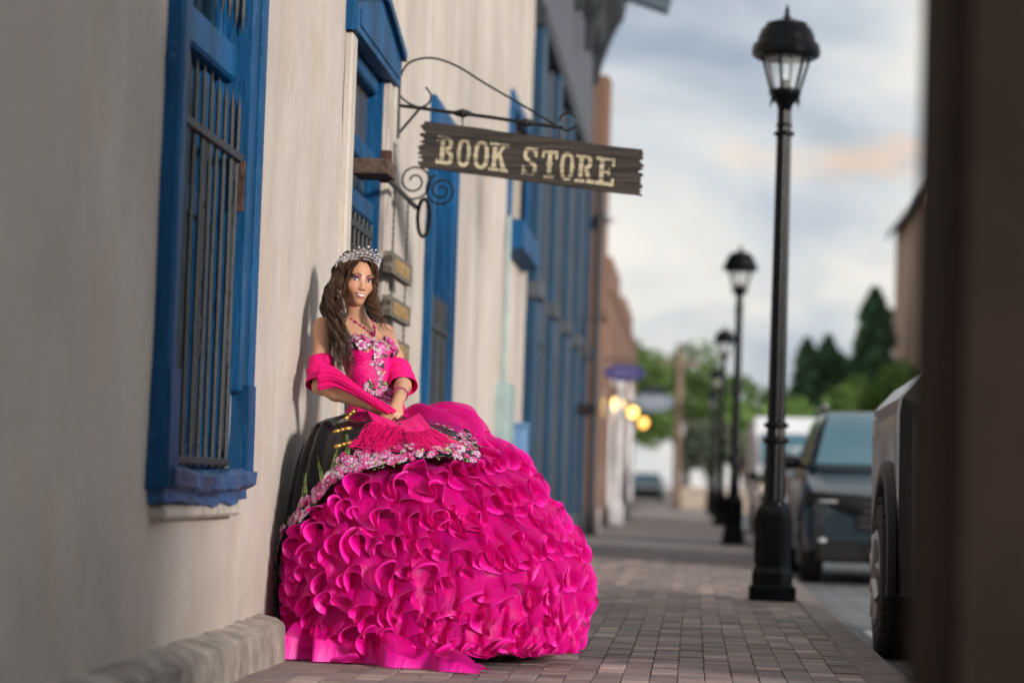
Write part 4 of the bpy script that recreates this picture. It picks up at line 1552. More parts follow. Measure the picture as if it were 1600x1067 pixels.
def car(name, label, cat, cx, y0, L, W, H, body_m, suv=True, group=None, wheel_r=.35, lights=True, rim=None, black_low=True):
    r = empty(name, (cx, y0 + L / 2, ZR), label, cat, group)
    ar = [(.92, wheel_r + .06), (L - 1.0, wheel_r + .06)]
    belt = H * .64
    hood = H * .58
    deck = ip((0, hood * .70), (.03, hood * .78), (.10, hood * .845), (.35, hood * .93), (.8, hood * 1.03), (1.15, belt), (L - .3, belt * 1.02), (L - .06, belt * .98), (L, belt * .90))
    bot = ip((0, .42), (.08, .30), (.4, .27), (L - .4, .27), (L - .05, .34), (L, .45))
    wf = ip((0, .80), (.06, .88), (.2, .95), (.6, .99), (1.4, 1), (L - .8, 1), (L - .2, .96), (L, .88))
    shell(cx, y0, stns(L, ar), W, wf, deck, bot, ar).build('body', body_m, r, smooth=False)
    # cabin
    yb0, yt0 = 1.05, 1.05 + H * .50
    yb1, yt1 = (L - .12, L - .62) if suv else (L - .75, L - 1.55)
    wb, wtp = W * .455, W * .345
    zb, zt = ZR + belt - .03, ZR + H
    ss = np.linspace(0, 1, 22)
    rows = []
    ysx = sorted(set(list(np.linspace(yb0, yb1, 26)) + [yt0, yt1]))
    topz = ip((yb0, belt), (yb0 + (yt0 - yb0) * .5, belt + (H - belt) * .54), (yt0 - .08, H * .962), (yt0 + .12, H * .985), ((yt0 + yt1) / 2, H), (yt1, H * .975), (yb1, belt))
    for y in ysx:
        z1 = ZR + topz(y)
        t = (z1 - zb) / (zt - zb)
        wx = wb + (wtp - wb) * t
        rows.append([(cx - wb, y0 + y, zb), (cx - (wb + wx) / 2 - .01, y0 + y, (zb + z1) / 2), (cx - wx, y0 + y, z1 - .03 * t), (cx - wx * .82, y0 + y, z1), (cx, y0 + y, z1 + .015 * t),
                     (cx + wx * .82, y0 + y, z1), (cx + wx, y0 + y, z1 - .03 * t), (cx + (wb + wx) / 2 + .01, y0 + y, (zb + z1) / 2), (cx + wb, y0 + y, zb)])
    MB().grid(np.array(rows)).build('cabin', body_m, r, smooth=True)

    def slope(yq, inset):
        return ZR + topz(yq) + inset
    ws = []
    for t in np.linspace(.06, .93, 8):
        yq = yb0 + (yt0 - yb0) * t
        z = slope(yq, 0)
        k = (z - zb) / (zt - zb)
        wx = (wb + (wtp - wb) * k) * .93
        ws.append([(cx + wx * q, y0 + yq - .012, z + .012 + .012 * k * (1 - q * q)) for q in np.linspace(-1, 1, 9)])
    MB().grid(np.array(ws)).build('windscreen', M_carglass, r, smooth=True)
    for s_ in (-1, 1):
        za, zc = zb + .06, zt - .10
        def sx(z):
            return cx + s_ * (wb + (wtp - wb) * (z - zb) / (zt - zb) + .014)
        for (ya, yb_, yta, ytb) in (((yb0 + .42), (yb0 + yb1) / 2 - .02, yt0 + .08, (yb0 + yb1) / 2 - .02), ((yb0 + yb1) / 2 + .06, yb1 - .45, (yb0 + yb1) / 2 + .06, yt1 - .12)):
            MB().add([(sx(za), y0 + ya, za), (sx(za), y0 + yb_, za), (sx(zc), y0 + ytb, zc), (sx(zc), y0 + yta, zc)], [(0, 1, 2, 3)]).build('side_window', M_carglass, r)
        m_ = MB()
        m_.sphere((cx + s_ * (W / 2 + .07), y0 + yb0 + .45, ZR + belt + .06), (.11, .07, .075), 12, 8)
        m_.tube([(cx + s_ * W * .44, y0 + yb0 + .48, ZR + belt + .01), (cx + s_ * (W / 2 + .02), y0 + yb0 + .46, ZR + belt + .03)], .03, 6)
        m_.build('mirror', M_plast, r, smooth=True)
        if suv:
            MB().tube([(cx + s_ * wtp * .97, y0 + yt0 + .15, zt + .0), (cx + s_ * wtp * .97, y0 + yt0 + .25, zt + .05), (cx + s_ * wtp * .97, y0 + yt1 - .1, zt + .05), (cx + s_ * wtp * .97, y0 + yt1, zt)], .02, 6).build('roof_rail', M_plast if not lights else M_alloy, r)
        P = []
        for t in np.linspace(0, 1, 9):
            x = cx + s_ * W / 2 * (.40 + .575 * t)
            yq = -.035 + .26 * t ** 2.6
            P.append([(x, y0 + yq + .03, ZR + hood * (.655 + .07 * t)), (x, y0 + yq - .012, ZR + hood * (.68 + .075 * t)), (x, y0 + yq - .012, ZR + hood * (.80 + .035 * t)), (x, y0 + yq + .05, ZR + hood * (.86 + .02 * t))])
        h_ = MB().grid(np.array(P)).build('headlight', M_plast, r, smooth=True)
        MB().sphere((cx + s_ * W / 2 * .74, y0 + .02, ZR + hood * .79), (.12, .05, .014), 10, 6).build('lens', M_lens, h_, smooth=True)
        MB().sphere((cx + s_ * W / 2 * .80, y0 + .02, ZR + hood * .42), (.05, .04, .03), 10, 6).build('fog_lamp', M_lens, r, smooth=True)
        for (yc, _) in ar:
            wheel(r, cx + s_ * (W / 2 - .13), y0 + yc, wheel_r, .22, s_, rim or M_rim)
        MB().bbox(cx + s_ * (W / 2 - .02) - .02, cx + s_ * (W / 2 - .02) + .02, y0 + L - .14, y0 + L - .05, ZR + belt * .72, ZR + belt * .95, .01).build('tail_light', M_red, r)
    gr = MB()
    gr.prism([(cx - W * .26, ZR + hood * .84), (cx + W * .26, ZR + hood * .84), (cx + W * .22, ZR + hood * .52), (cx - W * .22, ZR + hood * .52)], 1, y0 - .02, y0 + .06)
    g_ = gr.build('grille', M_plast, r)
    for k in range(4):
        z = ZR + hood * (.57 + .07 * k)
        MB().bbox(cx - W * .22, cx + W * .22, y0 - .028, y0 - .021, z - .008, z + .008, .002).build('slat', M_rim, g_)
    MB().bbox(cx - .09, cx + .09, y0 - .034, y0 - .029, ZR + hood * .67, ZR + hood * .73, .002).build('badge', M_alloy, g_)
    if black_low:
        lo = MB()
        lo.bbox(cx - W * .43, cx + W * .43, y0 - .03, y0 + .2, ZR + .22, ZR + .42, .03)
        lo.bbox(cx - W * .20, cx + W * .20, y0 - .045, y0 + .1, ZR + .26, ZR + .38, .02)
        lo.build('lower_bumper', M_plast, r)
    MB().box(cx - W * .40, cx + W * .40, y0 + .4, y0 + L - .3, ZR + .24, ZR + .5).build('underbody', M_plast, r)
    return r


car('suv', 'slate blue grey SUV parked facing the camera behind the tallest lamp', 'SUV', 1.96, 22.9, 4.6, 1.86, 1.72, mat('slate_blue_paint', (0.018, 0.030, 0.040), .16, var=.05, scale=2, spec=.5), wheel_r=.37)
car('silver_sedan', 'silver car parked behind the slate SUV, half hidden by the tallest lamp', 'car', 1.98, 31.2, 4.5, 1.80, 1.48, paint('silver_paint', (0.42, 0.43, 0.45)), suv=False)
car('white_suv', 'white car farther along the row, beyond the silver one', 'car', 1.95, 38.5, 4.5, 1.82, 1.62, paint('white_paint', (0.66, 0.67, 0.68), 0))
car('far_car', 'dark car with pale windscreen parked at the far end of the street', 'car', -2.45, 126.0, 4.6, 1.85, 1.62, paint('dark_green_paint', (0.06, 0.085, 0.09)))
car('far_white_car', 'white car beside the dark one at the far end of the street', 'car', -4.6, 128.0, 4.5, 1.80, 1.55, paint('white_car_paint', (0.62, 0.63, 0.64), 0))

# box van
van = empty('box_van', (2.2, 50, ZR), 'tall white box van seen between the first two lamps', 'van')
MB().bbox(1.15, 3.2, 48.6, 53.2, .55, 2.22, .05).build('cargo_box', mat('van_white', (0.66, 0.69, 0.73), .5, var=.05), van)
MB().prism([(47.0, .25), (48.55, .25), (48.55, 1.85), (48.0, 1.9), (47.45, 1.25), (47.05, 1.1)], 0, 1.22, 3.1).build('cab', paint('van_paint', (0.64, 0.66, 0.68), 0), van)
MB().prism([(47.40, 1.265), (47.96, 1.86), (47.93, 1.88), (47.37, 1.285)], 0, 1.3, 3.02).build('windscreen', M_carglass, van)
MB().bbox(1.2, 3.15, 46.95, 53.1, .18, .50, .03).build('chassis', M_plast, van)
for yy in (47.8, 52.0):
    for x, s_ in ((1.32, -1), (3.02, 1)):
        wheel(van, x, yy, .36, .22, s_, M_rim)

# pickup truck: tail towards the far end, bonnet behind the brown pier
TP = mat('charcoal_truck_paint', (0.020, 0.023, 0.028), .20, var=.05, scale=2, spec=.5)
truck = empty('pickup_truck', (2.02, 11.7, ZR), 'dark grey pickup truck with knobbly tyres parked at the kerb, half behind the pier', 'pickup truck')
TX0, TX1, TYF, TYR = 1.035, 3.0, 9.0, 14.42
WC, WR, WF = 13.18, .425, 10.05
ysl = sorted(set(np.round(np.concatenate([np.linspace(TYF, TYR, 40), WC + .56 * np.sin(np.linspace(-PI / 2, PI / 2, 21)), WF + .56 * np.sin(np.linspace(-PI / 2, PI / 2, 21)),
                                          [12.40, 12.44, 12.47, 12.50, 12.53, 12.56, 12.60, TYR - .03, TYR - .1]]), 3)))
inset = ip((TYF, .10), (TYF + .1, .03), (WF, .0), (10.7, .02), (10.8, .12), (12.42, .13), (12.50, .075), (12.56, .012), (12.7, 0), (TYR - .12, .0), (TYR, .055))
topz = ip((TYF, .95), (TYF + .1, 1.08), (10.4, 1.17), (10.7, 1.19), (12.5, 1.30), (12.56, 1.40), (TYR - .1, 1.37), (TYR, 1.34))
chz = ip((TYF, .80), (10.7, 1.08), (12.42, 1.20), (12.56, 1.27), (TYR, 1.25))
chx = ip((TYF, .10), (10.7, .05), (12.42, .04), (12.56, .13), (TYR - .1, .12), (TYR, .10))
rows = []
for y in ysl:
    zb = ip((TYF, .28), (TYF + .15, .20), (TYR - .3, .22), (TYR, .34))(y)
    for yc in (WC, WF):
        if abs(y - yc) < .56:
            zb = max(zb, .30 + math.sqrt(.56 ** 2 - (y - yc) ** 2))
    xi, zt_, zc_, cx_ = TX0 + inset(y), topz(y), chz(y), chx(y)
    h = [(2.02, zb), (xi + .12, zb), (xi + .015, zb + .02), (xi + .004, zb + .5 * (zc_ - zb)), (xi, zc_ - .10), (xi + .012, zc_ - .02), (xi + .03, zc_ + .005), (xi + cx_, zt_ - .015), (xi + cx_ + .03, zt_), (2.02, zt_ + .01)]
    ring = h + [(4.04 - a, b) for a, b in h[-2:0:-1]]
    rows.append([(a, y, b) for a, b in ring])
P = np.array(rows)
tb = MB().grid(np.concatenate([P, P[:, :1]], 1))
tb.add(P[0], [tuple(range(P.shape[1]))])
tb.add(P[-1], [tuple(range(P.shape[1]))[::-1]])
body = tb.build('body', TP, truck)
for (ya, yb_) in ((12.55, TYR - .02),):
    MB().bbox(TX0 + .20, TX0 + .26, ya, yb_, 1.40, 1.425, .008).build('bed_rail_cap', M_plast, truck)
    MB().bbox(4.04 - TX0 - .26, 4.04 - TX0 - .20, ya, yb_, 1.40, 1.425, .008).build('bed_rail_cap', M_plast, truck)
rows = []
tz = ip((10.55, 1.17), (11.15, 1.68), (11.3, 1.74), (11.9, 1.77), (12.25, 1.74), (12.42, 1.30))
for y in np.linspace(10.55, 12.42, 24):
    z1 = tz(y)
    t = (z1 - 1.15) / .62
    xb, xt = TX0 + .16, TX0 + .16 + .16 * t
    rows.append([(xb, y, 1.15), ((xb + xt) / 2 - .01, y, (1.15 + z1) / 2), (xt, y, z1 - .03 * t), (xt + .12, y, z1), (2.02, y, z1 + .01), (4.04 - xt - .12, y, z1), (4.04 - xt, y, z1 - .03 * t),
                 (4.04 - (xb + xt) / 2 + .01, y, (1.15 + z1) / 2), (4.04 - xb, y, 1.15)])
MB().grid(np.array(rows)).build('cab', TP, truck, smooth=True)
for s_ in (0, 1):
    q = lambda x: x if s_ == 0 else 4.04 - x
    sx = lambda z: q(TX0 + .145 + .16 * (z - 1.15) / .62)
    for a, b, c_, d_ in ((10.98, 11.62, 11.28, 11.62), (11.7, 12.28, 11.7, 12.2)):
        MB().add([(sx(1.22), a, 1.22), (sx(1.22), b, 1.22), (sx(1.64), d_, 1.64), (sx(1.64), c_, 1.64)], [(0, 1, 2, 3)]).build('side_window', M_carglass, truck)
    for yc in (WC, WF):
        # fender flare
        fl = []
        for a in np.linspace(-.12, PI + .12, 26):
            row = []
            for rr_, xo in ((.515, .03), (.53, -.022), (.565, -.034), (.615, -.026), (.635, .01)):
                row.append((q(TX0 + xo), yc + rr_ * math.cos(a), .30 + rr_ * math.sin(a)))
            fl.append(row)
        MB().grid(np.array(fl)).build('fender_flare', M_plast, truck, smooth=True)
        MB().box(min(q(TX0 + .30), q(TX0 + .8)), max(q(TX0 + .30), q(TX0 + .8)), yc - .52, yc + .52, .05, .86).build('wheel_well', M_plast, truck)
        wheel(truck, q(TX0 + .095), yc, WR, .28, -1 if s_ == 0 else 1, M_alloy, knobby=True, spokes=8)
    MB().bbox(min(q(TX0 + .015), q(TX0 + .08)), max(q(TX0 + .015), q(TX0 + .08)), TYR - .045, TYR + .035, .86, 1.20, .012).build('tail_light', M_red, truck)
    MB().bbox(min(q(TX0 + .02), q(TX0 + .12)), max(q(TX0 + .02), q(TX0 + .12)), TYR - .28, TYR + .06, .36, .62, .03).build('bumper_corner', M_plast, truck)
    hl = MB().bbox(min(q(TX0 + .1), q(TX0 + .5)), max(q(TX0 + .1), q(TX0 + .5)), TYF - .02, TYF + .08, .72, .90, .02).build('headlight', M_lens, truck)
MB().bbox(1.45, 2.6, TYF - .03, TYF + .05, .5, .9, .03).build('grille', M_plast, truck)
MB().bbox(1.2, 2.85, TYF - .08, TYF + .1, .22, .48, .04).build('bumper', M_plast, truck)
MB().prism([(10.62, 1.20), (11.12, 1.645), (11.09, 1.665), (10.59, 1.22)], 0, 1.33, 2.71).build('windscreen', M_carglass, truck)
fc = bpy.data.curves.new('decal', 'FONT')
fc.body = 'PRO'
fc.size = 0.17
fc.extrude = 0.001
fo = bpy.data.objects.new('decal', fc)
COL.objects.link(fo)
fo.matrix_world = Matrix.Translation((TX0 - .003, 14.22, 1.075)) @ Matrix.Rotation(-PI / 2, 4, 'Z') @ Matrix.Rotation(PI / 2, 4, 'X')
bpy.context.view_layer.update()
me = bpy.data.meshes.new_from_object(fo.evaluated_get(bpy.context.evaluated_depsgraph_get()))
me.transform(fo.matrix_world)
bpy.data.objects.remove(fo)
link('decal', me, mat('decal_silver', (0.62, 0.62, 0.64), .4), truck)

# ------------------------------------------------------------------ the young woman
ORG = np.array([-1.40, 10.58, 0.0])
YAW = math.radians(42)
CA, SA = math.cos(YAW), math.sin(YAW)
RB = np.array([[CA, -SA, 0], [SA, CA, 0], [0, 0, 1]])


def to_loc(P):
    return (np.asarray(P, float) - ORG) @ RB


def to_wor(P):
    return np.asarray(P, float) @ RB.T + ORG


person = empty('person', tuple(ORG), 'young woman with tiara in a huge magenta ruffled gown leaning on the wall', 'person', rz=YAW)


class SDF:
    def __init__(s, lo, hi, h):
        s.lo, s.h = np.array(lo, float), h
        s.n = np.ceil((np.array(hi) - s.lo) / h).astype(int) + 1
        s.D = np.full(s.n, 1.0, np.float32)

    def region(s, a, b, m):
        i0 = np.clip(np.floor((np.minimum(a, b) - m - s.lo) / s.h).astype(int), 0, s.n - 1)
        i1 = np.clip(np.ceil((np.maximum(a, b) + m - s.lo) / s.h).astype(int) + 1, 1, s.n)
        ax = [s.lo[k] + s.h * np.arange(i0[k], i1[k]) for k in range(3)]
        G = np.stack(np.meshgrid(*ax, indexing='ij'), -1).astype(np.float32)
        return (slice(i0[0], i1[0]), slice(i0[1], i1[1]), slice(i0[2], i1[2])), G

    def _u(s, sl, d, k):
        a = s.D[sl]
        h = np.maximum(k - np.abs(a - d), 0) / k
        s.D[sl] = np.minimum(a, d) - h * h * k * .25

    def cone(s, p, q, r1, r2, k=.02):
        p, q = np.asarray(p, float), np.asarray(q, float)
        sl, G = s.region(p, q, max(r1, r2) + k + .01)
        pa, ba = G - p, q - p
        t = np.clip((pa @ ba) / max(ba @ ba, 1e-9), 0, 1)
        d = np.linalg.norm(pa - t[..., None] * ba, axis=-1) - (r1 + (r2 - r1) * t)
        s._u(sl, d, k)

    def ell(s, c, r, R=None, k=.02, sub=False):
        c, r = np.asarray(c, float), np.asarray(r, float)
        sl, G = s.region(c, c, max(r) + k + .01)
        q = G - c
        if R is not None:
            q = q @ R
        k0 = np.linalg.norm(q / r, axis=-1)
        k1 = np.linalg.norm(q / (r * r), axis=-1)
        d = k0 * (k0 - 1) / np.maximum(k1, 1e-6)
        if sub:
            a, d2 = s.D[sl], -d
            h = np.maximum(k - np.abs(a - d2), 0) / k
            s.D[sl] = np.maximum(a, d2) + h * h * k * .25
        else:
            s._u(sl, d, k)

    def nets(s, iso=0.0):
        D = s.D - iso
        S = D < 0
        nx, ny, nz = D.shape
        c = np.zeros((nx - 1, ny - 1, nz - 1), np.int8)
        for a in (0, 1):
            for b in (0, 1):
                for e in (0, 1):
                    c += S[a:nx - 1 + a, b:ny - 1 + b, e:nz - 1 + e]
        act = (c > 0) & (c < 8)
        I = np.argwhere(act)
        idx = -np.ones(act.shape, np.int32)
        idx[act] = np.arange(len(I))
        acc, cnt = np.zeros((len(I), 3)), np.zeros(len(I))
        co = np.array([(a, b, e) for a in (0, 1) for b in (0, 1) for e in (0, 1)])
        for i in range(8):
            for j in range(i + 1, 8):
                if np.abs(co[i] - co[j]).sum() != 1:
                    continue
                A, B = I + co[i], I + co[j]
                da, db = D[A[:, 0], A[:, 1], A[:, 2]], D[B[:, 0], B[:, 1], B[:, 2]]
                m = (da < 0) != (db < 0)
                t = (da / (da - db + 1e-12))[m][:, None]
                acc[m] += A[m] + (B[m] - A[m]) * t
                cnt[m] += 1
        V = acc / cnt[:, None] * s.h + s.lo
        F = []
        for ax in range(3):
            o = [0, 0, 0]
            o[ax] = 1
            A = S[:nx - o[0], :ny - o[1], :nz - o[2]]
            B = S[o[0]:, o[1]:, o[2]:]
            u, v = [k for k in range(3) if k != ax]
            E = np.argwhere(A != B)
            E = E[(E[:, u] > 0) & (E[:, v] > 0)]
            for k in range(3):
                E = E[E[:, k] < act.shape[k]]
            q = []
            for du, dv in ((1, 1), (0, 1), (0, 0), (1, 0)):
                P = E.copy()
                P[:, u] -= du
                P[:, v] -= dv
                q.append(idx[P[:, 0], P[:, 1], P[:, 2]])
            q = np.stack(q, 1)
            fl = A[E[:, 0], E[:, 1], E[:, 2]]
            if ax == 1:
                fl = ~fl
            q[~fl] = q[~fl][:, ::-1]
            F.append(q[(q >= 0).all(1)])
        return V, np.concatenate(F)


def rot(ax, a):
    c, s_ = math.cos(a), math.sin(a)
    if ax == 'x':
        return np.array([[1, 0, 0], [0, c, -s_], [0, s_, c]])
    if ax == 'y':
        return np.array([[c, 0, s_], [0, 1, 0], [-s_, 0, c]])
    return np.array([[c, -s_, 0], [s_, c, 0], [0, 0, 1]])


def add_torso(S, legs=True):
    lean = rot('x', -math.radians(20))
    S.ell((0, .0, 1.00), (.150, .110, .12), None, .05)
    S.ell((-.003, .012, 1.115), (.094, .074, .11), rot('x', -.1), .06)
    S.ell((-.015, .052, 1.235), (.112, .084, .10), lean, .05)
    S.ell((-.026, .088, 1.335), (.124, .080, .10), lean, .05)
    for sx in (-1, 1):
        S.ell((-.024 + .058 * sx, .022, 1.308), (.056, .058, .056), lean, .028)


# ---- head frame
HC = np.array(to_loc((-1.527, 10.660, 1.627)))
HR = rot('z', math.radians(30) - YAW) @ rot('y', math.radians(4.5)) @ rot('x', math.radians(8))


def hw(p):
    """head frame -> person-local"""
    return np.asarray(p, float) @ HR.T + HC


def add_head(S):
    e = lambda c, r, k=.02, sub=False, R=None: S.ell(hw(c), r, HR if R is None else HR @ R, k, sub)
    e((0, .018, .030), (.070, .090, .084), .02)
    e((0, -.030, -.018), (.055, .060, .080), .03)
    for sx in (-1, 1):
        S.cone(hw((.047 * sx, .000, -.040)), hw((.012 * sx, -.064, -.092)), .016, .0125, .022)
        e((.036 * sx, -.062, -.030), (.021, .019, .020), .022)
        e((.030 * sx, -.083, .026), (.020, .010, .009), .016)
        e((.071 * sx, .018, -.008), (.009, .018, .029), .010)
    e((0, -.074, -.094), (.014, .014, .012), .020)
    e((0, -.074, -.062), (.030, .020, .024), .025)
    for sx in (-1, 1):
        e((.031 * sx, -.098, .004), (.017, .014, .011), .014, True)
    S.cone(hw((0, -.082, .006)), hw((0, -.102, -.030)), .0060, .0092, .014)
    for sx in (-1, 1):
        e((.0105 * sx, -.094, -.034), (.0075, .009, .007), .006)
    e((0, -.095, -.053), (.022, .007, .0045), .006)
    e((0, -.093, -.070), (.020, .008, .006), .007)


JW = dict(SR=np.array([-1.650, 10.565, 1.402]), ER=np.array((-1.629, 10.400, 1.136)), WR=np.array((-1.379, 10.285, 1.053)),
          SL=np.array([-1.405, 10.78, 1.395]), EL=np.array((-1.288, 10.600, 1.177)), WL=np.array((-1.274, 10.340, 1.094)))
J = {k: to_loc(v) for k, v in JW.items()}
body = SDF((-.40, -.42, 0.0), (.30, .34, 1.80), .0036)
add_torso(body)
for sx in (-1, 1):
    body.cone((.085 * sx, .0, .96), (.075 * sx, -.02, .50), .078, .050, .04)
    body.cone((.075 * sx, -.02, .50), (.070 * sx, .02, .10), .048, .032, .03)
    body.cone((.070 * sx, .02, .09), (.072 * sx, -.11, .03), .030, .022, .02)
NB = np.array([-.036, .118, 1.430])
body.cone(NB, hw((0, .016, -.072)), .044, .040, .014)
for s_, e_, w_ in (('SR', 'ER', 'WR'), ('SL', 'EL', 'WL')):
    body.cone(NB + np.array([0, .0, -.022]), J[s_], .038, .043, .045)
    m_ = J[s_] * .5 + J[e_] * .5
    body.cone(J[s_], m_, .044, .038, .02)
    body.cone(m_, J[e_], .038, .033, .02)
    f_ = J[e_] * .7 + J[w_] * .3
    body.cone(J[e_], f_, .033, .035, .02)
    body.cone(f_, J[w_], .035, .0225, .02)
# hands: left hand laid over the right one
KL, KR = to_loc((-1.298, 10.262, 1.044)), to_loc((-1.313, 10.280, 1.025))
dv = to_loc((-1.274, 10.250, 1.023)) - KL            # across the knuckles of the left hand
fd = to_loc((-1.336, 10.240, 1.023)) - KL            # along its fingers
body.cone(J['WL'], KL + dv * .3, .0235, .020, .012)
body.cone(J['WL'], KL + dv * .9, .022, .018, .012)
for i in range(4):
    k0 = KL + dv * (i / 2.6 - .08)
    l = (.92, 1.02, .96, .78)[i]
    p1 = k0 + fd * .50 * l + np.array([0, -.006, .002])
    p2 = p1 + fd * .36 * l + np.array([0, .004, -.009])
    p3 = p2 + fd * .22 * l + np.array([0, .008, -.012])
    body.cone(k0, p1, .0098, .0085, .004)
    body.cone(p1, p2, .0085, .0078, .003)
    body.cone(p2, p3, .0078, .0064, .003)
th = KL + dv * 1.25 - fd * .35
body.cone(J['WL'] + (KL - J['WL']) * .35 + dv * .5, th, .014, .0105, .008)
body.cone(th, th + fd * .45 + np.array([0, -.004, -.010]), .0105, .0075, .004)
body.cone(J['WR'], KR, .0225, .019, .012)
body.cone(J['WR'], KR + dv * .4, .021, .017, .012)
fr_ = to_loc((-1.279, 10.272, 1.009)) - KR
for i in range(4):
    k0 = KR + np.array([0, 0, .016 - .014 * i])
    p1 = k0 + fr_ * .55
    p2 = p1 + fr_ * .35 + np.array([0, .004, -.008])
    body.cone(k0, p1, .009, .008, .004)
    body.cone(p1, p2, .008, .0066, .004)
add_head(body)
BV, BF = body.nets()
# colours: skin with make-up (lips, eyeshadow, blush) laid on by place in the head frame
HL = (BV - HC) @ HR
skin = np.tile(np.array([0.52, 0.275, 0.17]), (len(BV), 1))
isf = (HL[:, 1] < -.045) & (HL[:, 2] > -.12) & (HL[:, 2] < .12)


def soft(d, r):
    return np.clip(1 - d / r, 0, 1)


def blend(w, c):
    global skin
    w = w[:, None]
    skin = skin * (1 - w) + np.array(c) * w


for sx in (-1, 1):
    d = np.sqrt(((HL[:, 0] - .040 * sx) / 1.3) ** 2 + (HL[:, 2] + .026) ** 2)
    blend(np.where(isf, .55 * soft(d, .024), 0), (0.50, 0.15, 0.115))
    d = np.sqrt(((HL[:, 0] - .033 * sx) / 1.75) ** 2 + ((HL[:, 2] - .0135) / .62) ** 2)
    blend(np.where(isf, np.clip(1.6 * soft(d, .0155), 0, .85), 0), (0.33, 0.075, 0.25))
d = np.sqrt((HL[:, 0] / .6) ** 2 + (HL[:, 2] + .0) ** 2)
blend(np.where(isf & (HL[:, 1] < -.1), .25 * soft(d, .05), 0), (0.62, 0.36, 0.24))
me = bpy.data.meshes.new('body')
me.from_pydata(to_wor(BV).tolist(), [], BF.tolist())
at = me.color_attributes.new('Col', 'FLOAT_COLOR', 'POINT')
at.data.foreach_set('color', np.concatenate([skin, np.ones((len(skin), 1))], 1).astype(np.float32).ravel())
M_skin = attr_mat('skin', .42, .45, sss=.12)
body_o = link('body', me, M_skin, person, True)


def face_y(x, z):
    """front surface of the face in the head frame, from the body's own field"""
    ys_ = np.arange(-.125, -.02, .0012)
    P = hw(np.stack([np.full_like(ys_, x), ys_, np.full_like(ys_, z)], 1))
    q = (P - body.lo) / body.h
    i = np.floor(q).astype(int)
    f = q - i
    d = 0
    for a in (0, 1):
        for b in (0, 1):
            for c in (0, 1):
                w = (f[:, 0] if a else 1 - f[:, 0]) * (f[:, 1] if b else 1 - f[:, 1]) * (f[:, 2] if c else 1 - f[:, 2])
                d = d + w * body.D[i[:, 0] + a, i[:, 1] + b, i[:, 2] + c]
    k = np.argmax(d < 0)
    return ys_[k]


def face_patch(rows, off, mb):
    """rows: list of lists of (x, z[, extra offset]) in the face plane, draped on the face"""
    P = []
    for r in rows:
        P.append([to_wor(hw((p[0], face_y(p[0], p[1]) - off - (p[2] if len(p) > 2 else 0), p[1]))) for p in r])
    mb.grid(np.array(P))


M_eye = attr_mat('eye', .08, .8)
M_lash = mat('dark_lash', (0.012, 0.008, 0.007), .6)
M_lip = mat('lipstick', (0.40, 0.095, 0.105), .3, var=.1, spec=.6)
M_teeth = mat('teeth', (0.80, 0.77, 0.72), .2, var=.03)
for sx in (-1, 1):
    cx_, cz_ = .0315 * sx, .003
    up_, lo_ = [], []
    T = np.linspace(-1, 1, 13)
    for t in T:
        up_.append((cx_ + .0145 * t, cz_ + .0062 * (1 - t * t) ** .8 + .0016 * t * sx))
        lo_.append((cx_ + .0145 * t, cz_ - .0042 * (1 - t * t) ** .9 + .0016 * t * sx))
    mb = MB()
    ey = [face_y(cx_, cz_) - .003] * 1
    rows = []
    for a, b in zip(up_, lo_):
        rows.append([to_wor(hw((a[0], face_y(a[0], cz_) - .0035, a[1] + (b[1] - a[1]) * q))) for q in np.linspace(0, 1, 5)])
    mb.col = (0.72, 0.70, 0.68)
    mb.grid(np.array(rows))
    gx = cx_ - .0025
    yq = face_y(gx, cz_) - .0046
    for rad, col, dy in ((.0060, (0.045, 0.02, 0.010), 0), (.0028, (0.004, 0.003, 0.003), -.0004)):
        mb.col = col
        ring = []
        for a in np.linspace(0, 2 * PI, 16, endpoint=False):
            zz = np.clip(rad * math.sin(a) + .0008, -.0040, .0056)
            ring.append(to_wor(hw((gx + rad * math.cos(a), yq + dy, cz_ + zz))))
        mb.add([to_wor(hw((gx, yq + dy - .0005, cz_)))] + ring, [(0, 1 + i, 1 + (i + 1) % 16) for i in range(16)])
    mb.col = (.9, .9, .9)  # white bead painted on the iris as a glint
    mb.sphere(to_wor(hw((gx - .0018, yq - .001, cz_ + .0022))), .0010, 6, 4)
    mb.build('eye', M_eye, person, cols=True)
    ml = MB()
    th_ = lambda t: .0016 + .0014 * max(0, t * sx)
    face_patch([[(a[0] + .0012 * (a[0] - cx_) / .0145, a[1] + th_((a[0] - cx_) / .0145) + .0004, .0022), (a[0], a[1] - .0006, .0045)] for a in up_], .0008, ml)
    for t in np.linspace(-.6, 1, 9):
        x_ = cx_ + .0145 * t * sx
        z_ = cz_ + .0062 * (1 - t * t) ** .8 + .0016 * t
        p0 = to_wor(hw((x_, face_y(x_, z_) - .005, z_)))
        p1 = to_wor(hw((x_ + .004 * sx * (t + .3), face_y(x_, z_) - .010, z_ + .0055)))
        ml.tube([p0, p1], [.0007, .0003], 4)
    face_patch([[(a[0], a[1] + .0004, .0028), (a[0], a[1] - .0007, .0024)] for a in lo_], .0008, ml)
    ml.build('eyelashes', M_lash, person)
    eb = MB()
    rows = []
    for t in np.linspace(0, 1, 14):
        x_ = sx * (.0125 + .037 * t)
        z_ = .0225 + .0085 * math.sin(min(1, t * 1.35) * PI * .62) - .006 * max(0, t - .6) / .4
        w_ = .0030 * (1 - .75 * t ** 2.2)
        rows.append([(x_, z_ + w_), (x_, z_ - w_)])
    face_patch(rows, .0028, eb)
    eb.build('eyebrow', mat('brow', (0.025, 0.014, 0.010), .8), person)
